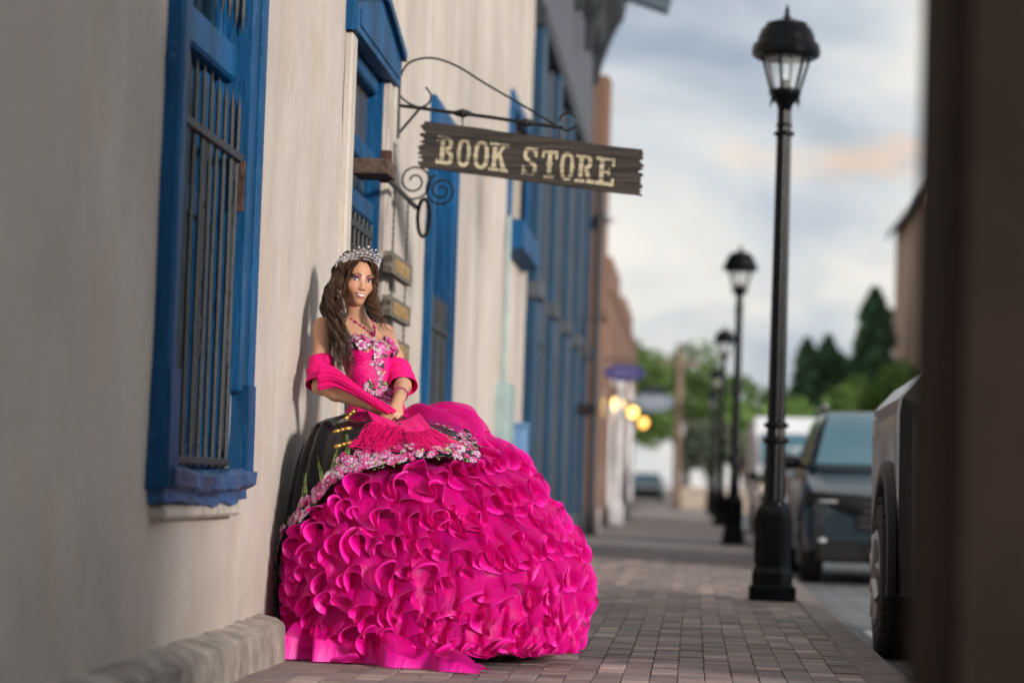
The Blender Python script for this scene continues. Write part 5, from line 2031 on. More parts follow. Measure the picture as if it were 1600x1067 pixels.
# smiling mouth: teeth between two lips
T = np.linspace(-1, 1, 17)
mx_, mz_ = 0.0, -.0610
cu = lambda t: .0075 * t * t                      # corners lifted
uo = [(mx_ + .0310 * t, mz_ + cu(t) + .0078 * (1 - t * t) ** .9 - .0012 * math.exp(-(t / .12) ** 2)) for t in T]
ui = [(mx_ + .0280 * t, mz_ + cu(t) + .0038 * (1 - t * t)) for t in T]
li = [(mx_ + .0280 * t, mz_ + cu(t) - .0052 * (1 - t * t)) for t in T]
lo = [(mx_ + .0285 * t, mz_ + cu(t) - .0120 * (1 - t * t) ** .8) for t in T]
lp = MB()
face_patch([[(a[0], a[1], 0), ((a[0] + b[0]) / 2, (a[1] + b[1]) / 2, .0024), (b[0], b[1], .002)] for a, b in zip(uo, ui)], .0026, lp)
face_patch([[(a[0], a[1], .001), ((a[0] + b[0]) / 2, (a[1] + b[1]) / 2, .0034), (b[0], b[1], 0)] for a, b in zip(li, lo)], .0026, lp)
lp.build('lips', M_lip, person, smooth=True)
tm = MB()
face_patch([[(a[0], a[1] + .0008), (b[0], b[1] - .0004)] for a, b in zip(ui, li)], .0020, tm)
tm.build('teeth', M_teeth, person, smooth=True)
ns = MB()
for sx in (-1, 1):
    ns.sphere(to_wor(hw((.0058 * sx, -.1015, -.0405))), (.0028, .003, .0016), 8, 5)
ns.build('nostrils', mat('nostril_shade', (0.10, 0.035, 0.025), .7), person)

# ---- hair: many tapered strands
HV, HF, HCl = [], [], []
rs = np.random.RandomState(3)
hm = MB()


def strand(pts, r0, col, flat=1.0, k=4):
    n = len(pts)
    t = np.linspace(0, 1, n)
    hm.col = col
    hm.tube(to_wor(pts), r0 * (1 - .75 * t ** 3), k, cap=False, flat=flat)


def scalp(a, y, s, off=0.0):
    """over the skull from the parting (a=0) down the side s (a=1 at the ear)"""
    an = a * PI * .56
    yy = y + .020 * a
    sc = math.sqrt(max(.12, 1 - ((yy - .016) / .108) ** 2))
    return np.array([s * (.082 + off) * math.sin(an) * sc + .012 * (1 - a), yy, .030 + (.098 + off) * math.cos(an) * sc])


def wave(base, amp, per, ph, tw=1.0):
    base = np.asarray(base)
    n = len(base)
    L = np.concatenate([[0], np.cumsum(np.linalg.norm(np.diff(base, axis=0), axis=1))])
    g = np.clip(L / .16, 0, 1) ** 1.3
    w = 2 * PI * L / per + ph
    return base + np.stack([amp * g * np.cos(w), tw * amp * g * np.sin(w), 0 * w], 1)


def resample(p, n):
    p = np.array(catmull(p, 6))
    L = np.concatenate([[0], np.cumsum(np.linalg.norm(np.diff(p, axis=0), axis=1))])
    q = np.linspace(0, L[-1], n)
    return np.stack([np.interp(q, L, p[:, k]) for k in range(3)], 1)


def hcol(b):
    dark, light = np.array([0.024, 0.0115, 0.0065]), np.array([0.21, 0.098, 0.043])
    return tuple(dark + (light - dark) * b)


# her right side (left in the picture): long waves over the shoulder front; her left: looser curls
TR = [to_loc(p) for p in ((-1.613, 10.540, 1.543), (-1.589, 10.470, 1.431), (-1.550, 10.430, 1.296), (-1.536, 10.425, 1.173))]
TRb = [to_loc(p) for p in ((-1.648, 10.620, 1.560), (-1.645, 10.600, 1.482), (-1.606, 10.540, 1.379), (-1.573, 10.500, 1.265))]
TL_ = [to_loc(p) for p in ((-1.447, 10.660, 1.563), (-1.431, 10.580, 1.495), (-1.391, 10.530, 1.427), (-1.346, 10.510, 1.362))]
TRf = [to_loc(p) for p in ((-1.578, 10.500, 1.530), (-1.565, 10.455, 1.431), (-1.534, 10.430, 1.304), (-1.523, 10.425, 1.185))]
TBK = [hw((.045, .085, -.09)), hw((.03, .095, -.17)), hw((.02, .09, -.24)), hw((.01, .09, -.30))]


def lock(s_, y0, A, sp_, n_str, off, br, amp, per, ph, rad, cut, a0=.02):
    """one lock: strands that share a wave, fanned a little"""
    j = rs.normal(0, sp_, 3) * np.array([1, 1, .3])
    for q in range(n_str):
        o = rs.normal(0, 1, 3) * rad
        pts = [hw(scalp(a, y0 + .004 * rs.normal(), s_, off + .004 * rs.rand())) for a in np.linspace(a0, 1.0, 7)]
        tail = [np.array(a_) + j * (.5 + .3 * k) + o * (.6 + .25 * k) for k, a_ in enumerate(A)]
        base = resample(pts + tail, 68)
        base = base[: max(16, int(68 * min(1, cut * rs.uniform(.93, 1.05))))]
        wv = wave(base, amp * rs.uniform(.85, 1.15), per, ph + rs.normal(0, .16), .85)
        strand(wv, rs.uniform(.0008, .0016), hcol(np.clip(br + rs.normal(0, .07), 0, 1)), k=3)


for i in range(120):
    q = (i + rs.rand()) / 120
    y0 = -.064 + .165 * q
    lock(-1, y0, (TR, TR, TRf, TRb)[rs.randint(4)] if q < .5 else (TR, TRb)[rs.randint(2)], .0135, 10, .002 + .010 * rs.rand(), np.clip(rs.beta(1.3, 4.0), 0, 1), rs.uniform(.007, .014), rs.uniform(.10, .13), 9 * q + rs.normal(0, .5), .0032, rs.uniform(.78, 1.0))
for i in range(80):
    q = (i + rs.rand()) / 80
    y0 = -.064 + .165 * q
    if q > .30:
        lock(1, y0, TBK, .010, 11, .002 + .010 * rs.rand(), np.clip(rs.beta(1.3, 4.5), 0, 1), rs.uniform(.005, .010), .085, 9 * q, .0032, rs.uniform(.75, .9))
    else:
        lock(1, y0, TL_, .0080, 7, .000 + .005 * rs.rand(), np.clip(rs.beta(1.5, 3.2) + .18, 0, 1), rs.uniform(.010, .018), rs.uniform(.075, .095), 14 * q + rs.normal(0, .8), .0030, rs.uniform(.68, 1.0))
# face-framing pieces and flyaways
for s_, pth in ((-1, [(.006, -.058, .108), (-.030, -.074, .090), (-.054, -.066, .045), (-.062, -.054, -.02), (-.060, -.050, -.075), (-.066, -.056, -.13)]),
                (1, [(.016, -.060, .106), (.042, -.066, .084), (.057, -.050, .040), (.061, -.042, -.01), (.062, -.038, -.06), (.058, -.048, -.11)])):
    for i in range(70):
        o = rs.normal(0, 1, 3) * np.array([.003, .004, .002]) + np.array([0, .014 * rs.rand(), -.002])
        base = resample([hw(np.array(p) + o * (1 + .4 * k)) for k, p in enumerate(pth)], 28)
        strand(wave(base, rs.uniform(.003, .007), .075, i * .03 + (0 if s_ < 0 else 2)), rs.uniform(.0009, .0017), hcol(np.clip(rs.beta(1.5, 4) + .05, 0, 1)), k=3)
for i in range(22):
    A = TL_ if i % 3 else TR
    base = resample([hw(scalp(.8, rs.uniform(-.05, .05), 1 if i % 3 else -1, .012))] + [np.array(a_) + rs.normal(0, .015, 3) for a_ in A], 40)
    strand(wave(base, rs.uniform(.012, .02), rs.uniform(.045, .06), rs.uniform(0, 6.28)), .0008, hcol(rs.uniform(.2, .9)), k=3)
M_hair = attr_mat('hair', .30, .6)
hair = hm.build('hair', M_hair, person, smooth=True, cols=True)
# scalp cover under the strands
cv = []
for y0 in np.linspace(-.070, .112, 18):
    cv.append([to_wor(hw(scalp(a, y0, -1, -.001))) for a in np.linspace(1.12, 0, 10)] + [to_wor(hw(scalp(a, y0, 1, -.001))) for a in np.linspace(.0, 1.12, 10)])
cm = MB()
cm.col = hcol(.0)
cm.grid(np.array(cv))
cm.build('hair_under', M_hair, person, smooth=True, cols=True)

# ---- tiara
M_silver = mat('bright_silver', (0.80, 0.80, 0.82), .16, metal=1.0, var=.04)
M_crystal = mat('crystal', (0.86, 0.88, 0.93), .05, metal=.35, var=.05, spec=1.0, coat=1.0)
ti, tc_ = MB(), MB()


def tp_(a, h):
    """a: -1..1 around the front of the head, h: height above the band"""
    an = a * 1.66
    x = .004 + (.096 + .12 * h) * math.sin(an)
    y = .022 - (.088 + .20 * h) * math.cos(an)
    z = .094 - .050 * (1 - math.cos(an)) + h
    return hw((x, y, z))


hgt = lambda a: .017 + .038 * (1 - abs(a) ** 1.5)
for h in (0.0, .005):
    ti.tube([to_wor(tp_(a, h)) for a in np.linspace(-1, 1, 60)], .0020, 5)
for a in np.linspace(-1, 1, 56):
    tc_.sphere(to_wor(tp_(a, .0027)), .0034, 6, 4)
nsp = 17
for i in range(nsp):
    a = -0.97 + 1.94 * i / (nsp - 1)
    h = hgt(a) * (1.0 if i % 2 == 0 else .84)
    ti.tube([to_wor(tp_(a, .004)), to_wor(tp_(a, h))], [.0014, .001], 4)
    tc_.sphere(to_wor(tp_(a, h + .004)), .0040 if i != nsp // 2 else .0054, 8, 6)
    tc_.sphere(to_wor(tp_(a, h * .62)), (.0032, .0032, .0052), 6, 4)
    if i < nsp - 1:
        b = a + 1.94 / (nsp - 1)
        hb = min(hgt(a), hgt(b))
        for (h0, h1, h2) in ((.15, .62, .15), (.45, .84, .45), (.3, .3, .3)):
            arc = [to_wor(tp_(a + (b - a) * t, hb * (h0 + (h1 - h0) * math.sin(PI * t)))) for t in np.linspace(0, 1, 8)]
            ti.tube(arc, .0012, 4)
            for t in (2, 4, 6):
                tc_.sphere(arc[t], .0024, 6, 4)
tiara = ti.build('tiara', M_silver, person)
tag(tc_.build('crystals', M_crystal, tiara, smooth=False), None, kind='stuff')

# ------------------------------------------------------------------ her gown
def organza(name, c, trans=.50):
    m = bpy.data.materials.new(name)
    m.use_nodes = True
    t, b = nodes_of(m)
    N, K = t.nodes.new, t.links.new
    ah = N('ShaderNodeAttribute')
    ah.attribute_name = 'Col'
    sh_ = N('ShaderNodeSeparateColor')
    K(ah.outputs['Color'], sh_.inputs[0])
    ch_ = N('ShaderNodeValToRGB')                # highlight along the hem painted in as a paler pink
    ch_.color_ramp.elements[0].position = .90
    ch_.color_ramp.elements[0].color = (*c, 1)
    ch_.color_ramp.elements[1].position = .97
    ch_.color_ramp.elements[1].color = (.92, .03, .46, 1)
    K(sh_.outputs[0], ch_.inputs['Fac'])
    K(ch_.outputs['Color'], b.inputs['Base Color'])
    b.inputs['Roughness'].default_value = .42
    b.inputs['Specular IOR Level'].default_value = .3
    b.inputs['Sheen Weight'].default_value = .25
    b.inputs['Sheen Roughness'].default_value = .35
    b.inputs['Sheen Tint'].default_value = (1.0, .45, .75, 1)
    at_ = N('ShaderNodeAttribute')
    at_.attribute_name = 'Col'
    mp = N('ShaderNodeMapping')                  # gathers run down each ruffle: green holds the length along it, red the depth
    mp.inputs['Scale'].default_value = (2.2, 46.0, 0.0)
    K(at_.outputs['Color'], mp.inputs['Vector'])
    n = N('ShaderNodeTexNoise')
    n.inputs['Scale'].default_value = 1.0
    n.inputs['Detail'].default_value = 5
    n.inputs['Distortion'].default_value = .8
    K(mp.outputs[0], n.inputs['Vector'])
    bp = N('ShaderNodeBump')
    bp.inputs['Strength'].default_value = .55
    bp.inputs['Distance'].default_value = .012
    K(n.outputs['Fac'], bp.inputs['Height'])
    K(bp.outputs[0], b.inputs['Normal'])
    tl = N('ShaderNodeBsdfTranslucent')
    tl.inputs['Color'].default_value = (*[min(1, x * 1.05) for x in c], 1)
    m1 = N('ShaderNodeMixShader')
    m1.inputs[0].default_value = .20
    K(b.outputs[0], m1.inputs[1])
    K(tl.outputs[0], m1.inputs[2])
    tr = N('ShaderNodeBsdfTransparent')
    tr.inputs['Color'].default_value = (1.0, .55, .75, 1)
    a = N('ShaderNodeAttribute')
    a.attribute_name = 'Col'
    sp_ = N('ShaderNodeSeparateColor')
    K(a.outputs['Color'], sp_.inputs[0])
    mr = N('ShaderNodeMapRange')                 # the folded hem is double cloth: less sheer
    mr.inputs[1].default_value = .84
    mr.inputs[2].default_value = .88
    mr.inputs[3].default_value = trans
    mr.inputs[4].default_value = 0.02
    K(sp_.outputs[0], mr.inputs[0])
    m2 = N('ShaderNodeMixShader')
    K(mr.outputs[0], m2.inputs[0])
    K(m1.outputs[0], m2.inputs[1])
    K(tr.outputs[0], m2.inputs[2])
    K(m2.outputs[0], t.nodes['Material Output'].inputs['Surface'])
    return m


PINK = (0.80, 0.0015, 0.33)
M_org = organza('magenta_organza', PINK)
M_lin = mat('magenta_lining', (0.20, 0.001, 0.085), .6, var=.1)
M_pinksat = mat('pink_shawl', (0.80, 0.003, 0.185), .65, var=.08, scale=30, bump=.3, bscale=250, spec=.25)
M_satin = mat('black_satin', (0.0025, 0.0035, 0.006), .24, var=.1, spec=.14)
M_emb = attr_mat('embroidery_thread', .45, .6)
M_gold = mat('gold', (0.85, 0.50, 0.12), .33, metal=.75, var=.1, scale=60)

DZ = [1.03, .98, .925, .82, .67, .43, .28, .07, 0.0]
DR = [.10, .20, .33, .44, .505, .60, .61, .575, .565]
DX = [-1.41, -1.39, -1.29, -1.205, -1.16, -1.09, -1.08, -1.10, -1.10]
DY = [10.56, 10.5, 10.42, 10.36, 10.32, 10.27, 10.25, 10.25, 10.25]
ds = np.concatenate([[0], np.cumsum(np.hypot(np.diff(DR), np.diff(DZ)))])
SFINE = np.linspace(0, ds[-1], 300)


def smooth_tab(T):
    v = np.interp(SFINE, ds, T)
    k = np.exp(-np.linspace(-2, 2, 41) ** 2)
    k /= k.sum()
    return np.convolve(np.pad(v, 20, mode='edge'), k, 'valid')


TZ, TR_, TX_, TY_ = smooth_tab(DZ), smooth_tab(DR), smooth_tab(DX), smooth_tab(DY)
SMAX = ds[-1]
f_ = lambda s, T: np.interp(s, SFINE, T)


def dome(phi, s):
    r = f_(s, TR_)
    return np.stack([f_(s, TX_) + r * np.cos(phi), f_(s, TY_) + r * np.sin(phi), f_(s, TZ)], -1)


def dome_frame(phi, s):
    e = .004
    P = dome(phi, s)
    du = dome(phi + e, s) - dome(phi - e, s)
    dvv = dome(phi, np.minimum(s + e, SMAX)) - dome(phi, np.maximum(s - e, 0))
    du /= np.linalg.norm(du, axis=-1, keepdims=True)
    dvv /= np.linalg.norm(dvv, axis=-1, keepdims=True)
    n = np.cross(dvv, du)
    n /= np.linalg.norm(n, axis=-1, keepdims=True)
    c = P - np.stack([f_(s, TX_), f_(s, TY_), f_(s, TZ) - .4], -1)
    sg = np.sign((n * c).sum(-1, keepdims=True))
    return P, du, dvv, n * sg


# hem line of the black overskirt: height against angle
HPH = np.radians([-262, -215, -190, -176, -167, -160, -150, -141, -130, -115, -102, -89, -78, -68, -60, -55, -50, -46, -38, -30, -24, -20])
HZ_ = np.array([.70, .40, .12, .12, .28, .455, .50, .546, .653, .735, .76, .777, .798, .806, .788, .784, .80, .828, .87, .905, 1.0, 1.1])


def zhem(phi):
    p = (np.asarray(phi) + math.radians(-40) * 0)
    p = np.where(p > math.radians(98), p - 2 * PI, p)
    return np.interp(p, HPH, HZ_, left=1.2, right=1.2)


def s_of_z(z):
    return np.interp(-z, -TZ, SFINE)


# lining
ph = np.linspace(-PI, PI, 97)[:-1]
ss = np.linspace(.0, SMAX - .04, 40)
PH, SS = np.meshgrid(ph, ss, indexing='ij')
P, _, _, n = dome_frame(PH, SS)
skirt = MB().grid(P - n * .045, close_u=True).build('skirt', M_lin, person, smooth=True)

# organza ruffles, tier below tier
rr = np.random.RandomState(12)
tiers = np.linspace(.10, SMAX - .125, 18)
for k, s0 in enumerate(tiers):
    R0 = float(f_(s0 + .1, TR_))
    L0 = .112 + .030 * (k % 2) + (.03 if k < 3 else 0)
    nf = max(9, int(round(2 * PI * R0 / .118)))
    nu, nv = nf * 24, 13
    phi = np.linspace(-PI, PI, nu, endpoint=False)
    # folds of uneven width and depth
    wdt = rr.uniform(.35, 2.1, nf)
    edge = np.concatenate([[0], np.cumsum(wdt)]) / wdt.sum()
    uu = (phi + PI) / (2 * PI)
    cyc = np.interp(uu, edge, np.arange(nf + 1))
    cyc = np.convolve(np.concatenate([cyc[-9:] - nf, cyc, cyc[:9] + nf]), np.ones(19) / 19, 'valid')
    th_ = 2 * PI * cyc + k * 1.7
    fa = rr.uniform(.6, 1.25, nf) * (wdt / 1.2) ** .6
    fb = rr.uniform(-1, 1, nf)
    xi = np.arange(-1, nf + 1)
    xm = np.concatenate([[edge[-2] - 1], edge[:-1]]) + np.concatenate([[wdt[-1]], wdt]) / wdt.sum() / 2
    xm = np.concatenate([xm, [1 + xm[1]]])
    ampm = np.interp(uu, xm, np.concatenate([[fa[-1]], fa, [fa[0]]]))
    skew = np.interp(uu, xm, np.concatenate([[fb[-1]], fb, [fb[0]]]))
    lift = .024 * np.sin(phi * 4 + k * 3.1) + .020 * np.sin(phi * 9 + k * 5.3) + .016 * np.sin(phi * 17 + k * 2.9)
    lenm = 1 + .16 * np.sin(phi * 6 + k * 2.2) + .12 * np.sin(phi * 13 + k)
    V = np.linspace(0, 1, nv)
    P = np.zeros((nu, nv, 3))
    for j, v in enumerate(V):
        s = np.clip(s0 + lift * (.4 + .6 * v) + L0 * lenm * v, 0, SMAX - .004 - .075 * np.exp(-((phi + .95) / .6) ** 2))
        B, du, dvv, n_ = dome_frame(phi, s)
        z = B[:, 2]
        zh = zhem(phi)
        msk = np.clip((zh + .030 - z) / .06, 0, 1)          # flat under the overskirt
        g = v ** 1.25
        t2 = th_ + .9 * skew * v                            # folds lean as they fall
        out = np.sin(t2) + .16 * np.sin(2 * t2 + 1.1) + .30 * v * vnoise(phi * R0 * 16 + k * 3.3, phi * 0 + v * 1.2 + k, 60)
        amp = .035 * g * ampm * msk
        tang = (.026 * np.cos(t2 + .4) * skew - .020 * np.sin(2 * t2 + .3)) * g * ampm * msk
        flare = (.010 + .042 * g) * msk - .035 * (1 - msk)
        sag = (-.036 * np.sin(t2 - .6) - .018 * vnoise(phi * R0 * 7 + k, phi * 0 + k * 1.7, 61)) * g * ampm * msk
        roll = np.clip((v - .70) / .30, 0, 1) ** 2
        curl_n = .016 * roll * np.sin(t2 + 2.2) * msk
        P[:, j] = B + n_ * (flare + amp * out + curl_n)[:, None] + du * tang[:, None] + dvv * (sag - .022 * roll * np.clip(np.sin(t2), 0, 1) * msk)[:, None]
    # keep the cloth out of the wall and above the ground
    P[..., 0] = np.where(P[..., 0] < -1.705, -1.705 + (P[..., 0] + 1.705) * .12, P[..., 0])
    gl = .012 + .035 * np.clip(np.cos(phi + .35), 0, 1)
    P[..., 2] = np.maximum(P[..., 2], gl[:, None] + .010 * np.sin(phi * 31)[:, None] ** 2)
    mb = MB()
    mb.grid(P, close_u=True)
    vv = np.tile(V, nu)
    mb.c = [np.stack([vv, np.repeat(phi * R0 + 7.7 * k, nv), vv * 0, vv * 0 + 1], 1)]
    mb.build('ruffle', M_org, skirt, smooth=True, cols=True)

# ruffle trailing on the bricks
for (A, B_, h0, w0, sd) in (((-1.620, 9.807, 0.000), (-0.820, 9.401, 0.000), .13, .24, 3), ((-1.665, 10.009, 0.000), (-1.117, 9.719, -0.000), .15, .22, 5)):
    A, B_ = np.array(A), np.array(B_)
    nu, nv = 150, 22
    U, V = np.meshgrid(np.linspace(0, 1, nu), np.linspace(0, 1, nv), indexing='ij')
    d = B_ - A
    nrm = np.array([-d[1], d[0], 0]) / np.linalg.norm(d)
    tap = np.clip(1.02 - U, 0, 1) ** .5
    z = .006 + h0 * tap * np.sin(PI * np.clip(V, 0, 1) ** .55) * (.45 + .55 * np.abs(np.sin(U * 11 + V * 2.5 + 2.5 * vnoise(U * 5, V * 1.5, sd)))) + .070 * tap * np.abs(np.sin(U * 23 + V * 4 + 2 * vnoise(U * 6, V, sd + 1))) * np.sin(PI * V ** .6) ** .5
    across = (V * (w0 + .05 * np.sin(U * 9)) * (.55 + .45 * tap) - .01 + .060 * np.sin(U * 19 + V * 3 + 2 * vnoise(U * 4, V, sd + 2)) * tap * (1 - V))
    P = A + d * (U + .02 * np.sin(V * 5 + U * 20))[..., None] + nrm * across[..., None]
    P[..., 2] = np.maximum(z, .004)
    mb = MB().grid(P)
    mb.c = [np.stack([np.abs(V - .5).ravel() * 2 * .97, U.ravel() * .9, V.ravel() * 0, V.ravel() * 0 + 1], 1)]
    mb.build('trailing_ruffle', M_org, skirt, smooth=True, cols=True)

# hip puff of organza behind her left hand
nu, nv = 90, 26
U, V = np.meshgrid(np.linspace(0, 1, nu), np.linspace(0, 1, nv), indexing='ij')
pa = np.radians(-40 + 95 * U)
Bp, du, dvv, n_ = dome_frame(pa, .03 + .30 * V)
hump = np.sin(PI * np.clip(V * .9 + .06, 0, 1)) ** .8 * (.075 + .036 * np.sin(U * 15 + 3 * vnoise(U * 4, V * 2, 41)) + .030 * np.sin(U * 31 + V * 9 + 2 * vnoise(U * 6, V * 3, 42))) * np.sin(PI * np.clip(U * .92 + .06, 0, 1)) ** .5
P = Bp + n_ * (hump + .012)[..., None]
mb = MB().grid(P)
mb.c = [np.stack([V.ravel() * .8, U.ravel() * .6, V.ravel() * 0, V.ravel() * 0 + 1], 1)]
mb.build('hip_puff', M_org, skirt, smooth=True, cols=True)

# black satin overskirt
nu, nv = 300, 60
pa = np.linspace(math.radians(-255), math.radians(-24), nu)
U, V = np.meshgrid(pa, np.linspace(0, 1, nv), indexing='ij')
zh = zhem(U)
sh_ = s_of_z(zh)
S_ = .0 + (sh_) * V
fold = np.sin(U * 19 + 1.5 * np.sin(U * 5)) * .7 + .5 * np.sin(U * 31 + V * 2)
wl_ = np.clip((-U - math.radians(118)) / math.radians(25), 0, 1)       # deep folds on the side by the wall


def over(U, S_, V):
    B, du, dvv, n = dome_frame(U, S_)
    fold = np.sin(U * 12 + 1.5 * np.sin(U * 5)) * .8 + .3 * np.sin(U * 27 + V * 2)
    wl_ = np.clip((-U - math.radians(112)) / math.radians(25), 0, 1)
    bump = .006 + .034 * np.clip((S_ - .06) / .16, 0, 1) + fold * (.004 + .011 * wl_) * np.clip(V * 2.2 + .1, 0, 1) + .016 * np.exp(-((V - 1) / .09) ** 2)
    P = B + n * np.asarray(bump)[..., None]
    P[..., 0] = np.where(P[..., 0] < -1.728, -1.728 + (P[..., 0] + 1.728) * .08, P[..., 0])
    return P, n


P, n = over(U, S_, V)
ov = MB().grid(P).build('overskirt', M_satin, person, smooth=True)
sm_ = ov.modifiers.new('cloth_thickness', 'SOLIDIFY')
sm_.thickness = .004

C_MAG, C_PK, C_LT, C_GR, C_LM, C_WH, C_DK = (0.56, 0.006, 0.17), (0.56, 0.06, 0.28), (0.60, 0.26, 0.47), (0.13, 0.22, 0.035), (0.33, 0.42, 0.12), (0.66, 0.58, 0.66), (0.006, 0.007, 0.012)


def onb(n):
    n = n / np.linalg.norm(n)
    a = np.cross(n, [0, 0, 1.0])
    if np.linalg.norm(a) < 1e-3:
        a = np.array([1.0, 0, 0])
    a /= np.linalg.norm(a)
    return a, np.cross(n, a), n


def flower(mb, p, n, r, rg, cols):
    a, b, n = onb(n)
    np_ = rg.randint(5, 8)
    ph0 = rg.uniform(0, 6.28)
    for ring, (rad, h) in enumerate(((1.0, .10), (.58, .28))):
        for i in range(np_):
            t = ph0 + 2 * PI * (i + .5 * ring) / np_
            d = a * math.cos(t) + b * math.sin(t)
            e = -a * math.sin(t) + b * math.cos(t)
            c = cols[rg.randint(len(cols))]
            rr_ = r * rad
            mb.col = tuple(np.clip(np.array(c) * rg.uniform(.75, 1.15), 0, 1))
            tip = p + d * rr_ + n * r * (h + .12)
            mid = p + d * rr_ * .6 + n * r * (h + .22)
            mb.add([p + n * r * h, mid + e * rr_ * .42, tip + e * rr_ * .2, tip - e * rr_ * .2, mid - e * rr_ * .42], [(0, 1, 2, 3, 4)])
    mb.col = C_WH if rg.rand() < .5 else C_MAG
    mb.sphere(p + n * r * .38, r * .17, 6, 4)


def leaf(mb, p, n, r, rg, ang=None):
    a, b, n = onb(n)
    t = rg.uniform(0, 6.28) if ang is None else ang
    d = a * math.cos(t) + b * math.sin(t)
    e = -a * math.sin(t) + b * math.cos(t)
    mb.col = tuple(np.array(C_GR if rg.rand() < .45 else C_LM) * rg.uniform(.75, 1.2))
    mb.add([p + n * r * .05, p + d * r * .5 + e * r * .34 + n * r * .25, p + d * r + n * r * .12, p + d * r * .5 - e * r * .34 + n * r * .25], [(0, 1, 2, 3)])


def bead(mb, p, n, r, c):
    mb.col = c
    mb.sphere(p + n * r * .6, r, 5, 4)


rg = np.random.RandomState(8)
em = MB()


def place(phi, dz):
    zq = float(zhem(phi)) + dz
    s = float(s_of_z(zq))
    sh0 = float(s_of_z(float(zhem(phi))))
    Pq, nq = over(np.array([phi]), np.array([s]), np.array([s / sh0]))
    return Pq[0], nq[0]


PAL = [[C_PK, C_LT, C_WH], [C_MAG, C_MAG, C_PK], [C_LT, C_WH, C_PK], [C_MAG, C_PK, C_LT]]
for phi in np.arange(math.radians(-170), math.radians(-27), .013):
    steep = phi < math.radians(-120)
    bw = .080 if not steep else .105
    for q in range(3):
        pp = phi + rg.uniform(-.02, .02)
        p, n = place(pp, rg.uniform(.004, bw))
        u = rg.rand()
        if u < .62:
            flower(em, p + n * .003, n, rg.uniform(.008, .018) * (1.3 if steep else 1), rg, PAL[rg.randint(4)])
        else:
            for _ in range(3):
                leaf(em, p + rg.normal(0, .006, 3), n, rg.uniform(.010, .018), rg)
    for q in range(5):
        p, n = place(phi + rg.uniform(-.02, .02), rg.uniform(-.002, bw + .012))
        if rg.rand() < .6:
            leaf(em, p, n, rg.uniform(.007, .013), rg)
        else:
            bead(em, p, n, rg.uniform(.0018, .003), [C_WH, C_LT, C_LM, C_MAG][rg.randint(4)])
# big roses
for deg, dz, r in ((-160, .05, .034), (-151, .10, .028), (-128, .055, .040), (-133, .03, .026), (-116, .05, .038), (-98, .05, .030), (-82, .05, .034), (-70, .03, .028), (-58, .05, .036), (-46, .03, .026), (-108, .03, .024), (-38, .03, .022)):
    p, n = place(math.radians(deg), dz)
    flower(em, p + n * .004, n, r, rg, PAL[int(-deg) % 4])
    flower(em, p + n * .010, n, r * .55, rg, PAL[(int(-deg) + 1) % 4])
# fern sprigs climbing the satin
for deg0, dz0, deg1, dz1 in ((-150, .10, -156, .27), (-134, .10, -140, .25), (-143, .12, -146, .22), (-163, .08, -166, .20), (-118, .07, -119, .17), (-127, .09, -125, .16), (-60, .05, -66, .13), (-52, .05, -58, .14), (-64, .03, -70, .09)):
    for t in np.linspace(0, 1, 13):
        ph_ = math.radians(deg0 + (deg1 - deg0) * t)
        p, n = place(ph_, dz0 + (dz1 - dz0) * t)
        for sg in (-.95, .95):
            leaf(em, p + n * .004, n, .018 * (1.15 - .6 * t), rg, ang=-PI / 2 + sg)
tag(em.build('embroidery', M_emb, ov, cols=True), None, kind='stuff')

# gold clasps
for (pc, ang) in (((-1.479, 10.322, 0.999), .9), ((-1.476, 10.094, 0.928), .32), ((-1.454, 9.992, 0.865), .35)):
    pc = np.array(pc) + np.array([0, -.016, .014])
    nrm = np.array([.05, -.80, .55])
    a, b, n = onb(nrm)
    d = a * math.cos(ang) + b * math.sin(ang)
    if d[0] < 0:
        d = -d
    mb = MB()
    for sg in (-1, 1):
        c_ = pc + d * sg * .023 + n * .006
        e = np.cross(n, d)
        ring = [c_ + d * .020 * math.cos(t) + e * .0105 * math.sin(t) for t in np.linspace(0, 2 * PI, 14, endpoint=False)]
        mb.add([c_ + n * .008] + ring + [c_ - n * .003], [(0, 1 + i, 1 + (i + 1) % 14) for i in range(14)] + [(15, 1 + (i + 1) % 14, 1 + i) for i in range(14)])
    mb.sphere(pc + n * .008, .0075, 8, 6)
    mb.build('clasp', M_gold, ov, smooth=True)

# ---- bodice: the torso field grown by the cloth thickness, cut along a sweetheart line
bs = SDF((-.24, -.16, 0.98), (.20, .26, 1.46), .0045)
add_torso(bs)
VV, FF = bs.nets(.006)
cen = VV[FF].mean(1)
dx = np.abs(cen[:, 0] + .024)
zt_ = np.interp(dx, [0, .012, .035, .062, .09, .12, .2], [1.318, 1.330, 1.362, 1.372, 1.366, 1.350, 1.34])
zt_ = np.where(cen[:, 1] > .085, 1.315, zt_)
keep = (cen[:, 2] < zt_) & (cen[:, 2] > 1.0)
FF = FF[keep]
used = np.unique(FF)
mp_ = -np.ones(len(VV), int)
mp_[used] = np.arange(len(used))
me = bpy.data.meshes.new('bodice')
BW = to_wor(VV[used])
me.from_pydata(BW.tolist(), [], mp_[FF].tolist())
M_bod = mat('pink_bodice_satin', (0.78, 0.004, 0.20), .42, var=.10, scale=14, bump=.4, bscale=35, stretch=(1, 1, 4), spec=.35)
bod = link('bodice', me, M_bod, person, True)
# embroidery on the bodice
me.update()
NR = np.array([v.normal[:] for v in me.vertices])
LV = VV[used]
eb = MB()
front = LV[:, 1] < .075
bx, bz = LV[:, 0] + .024, LV[:, 2]
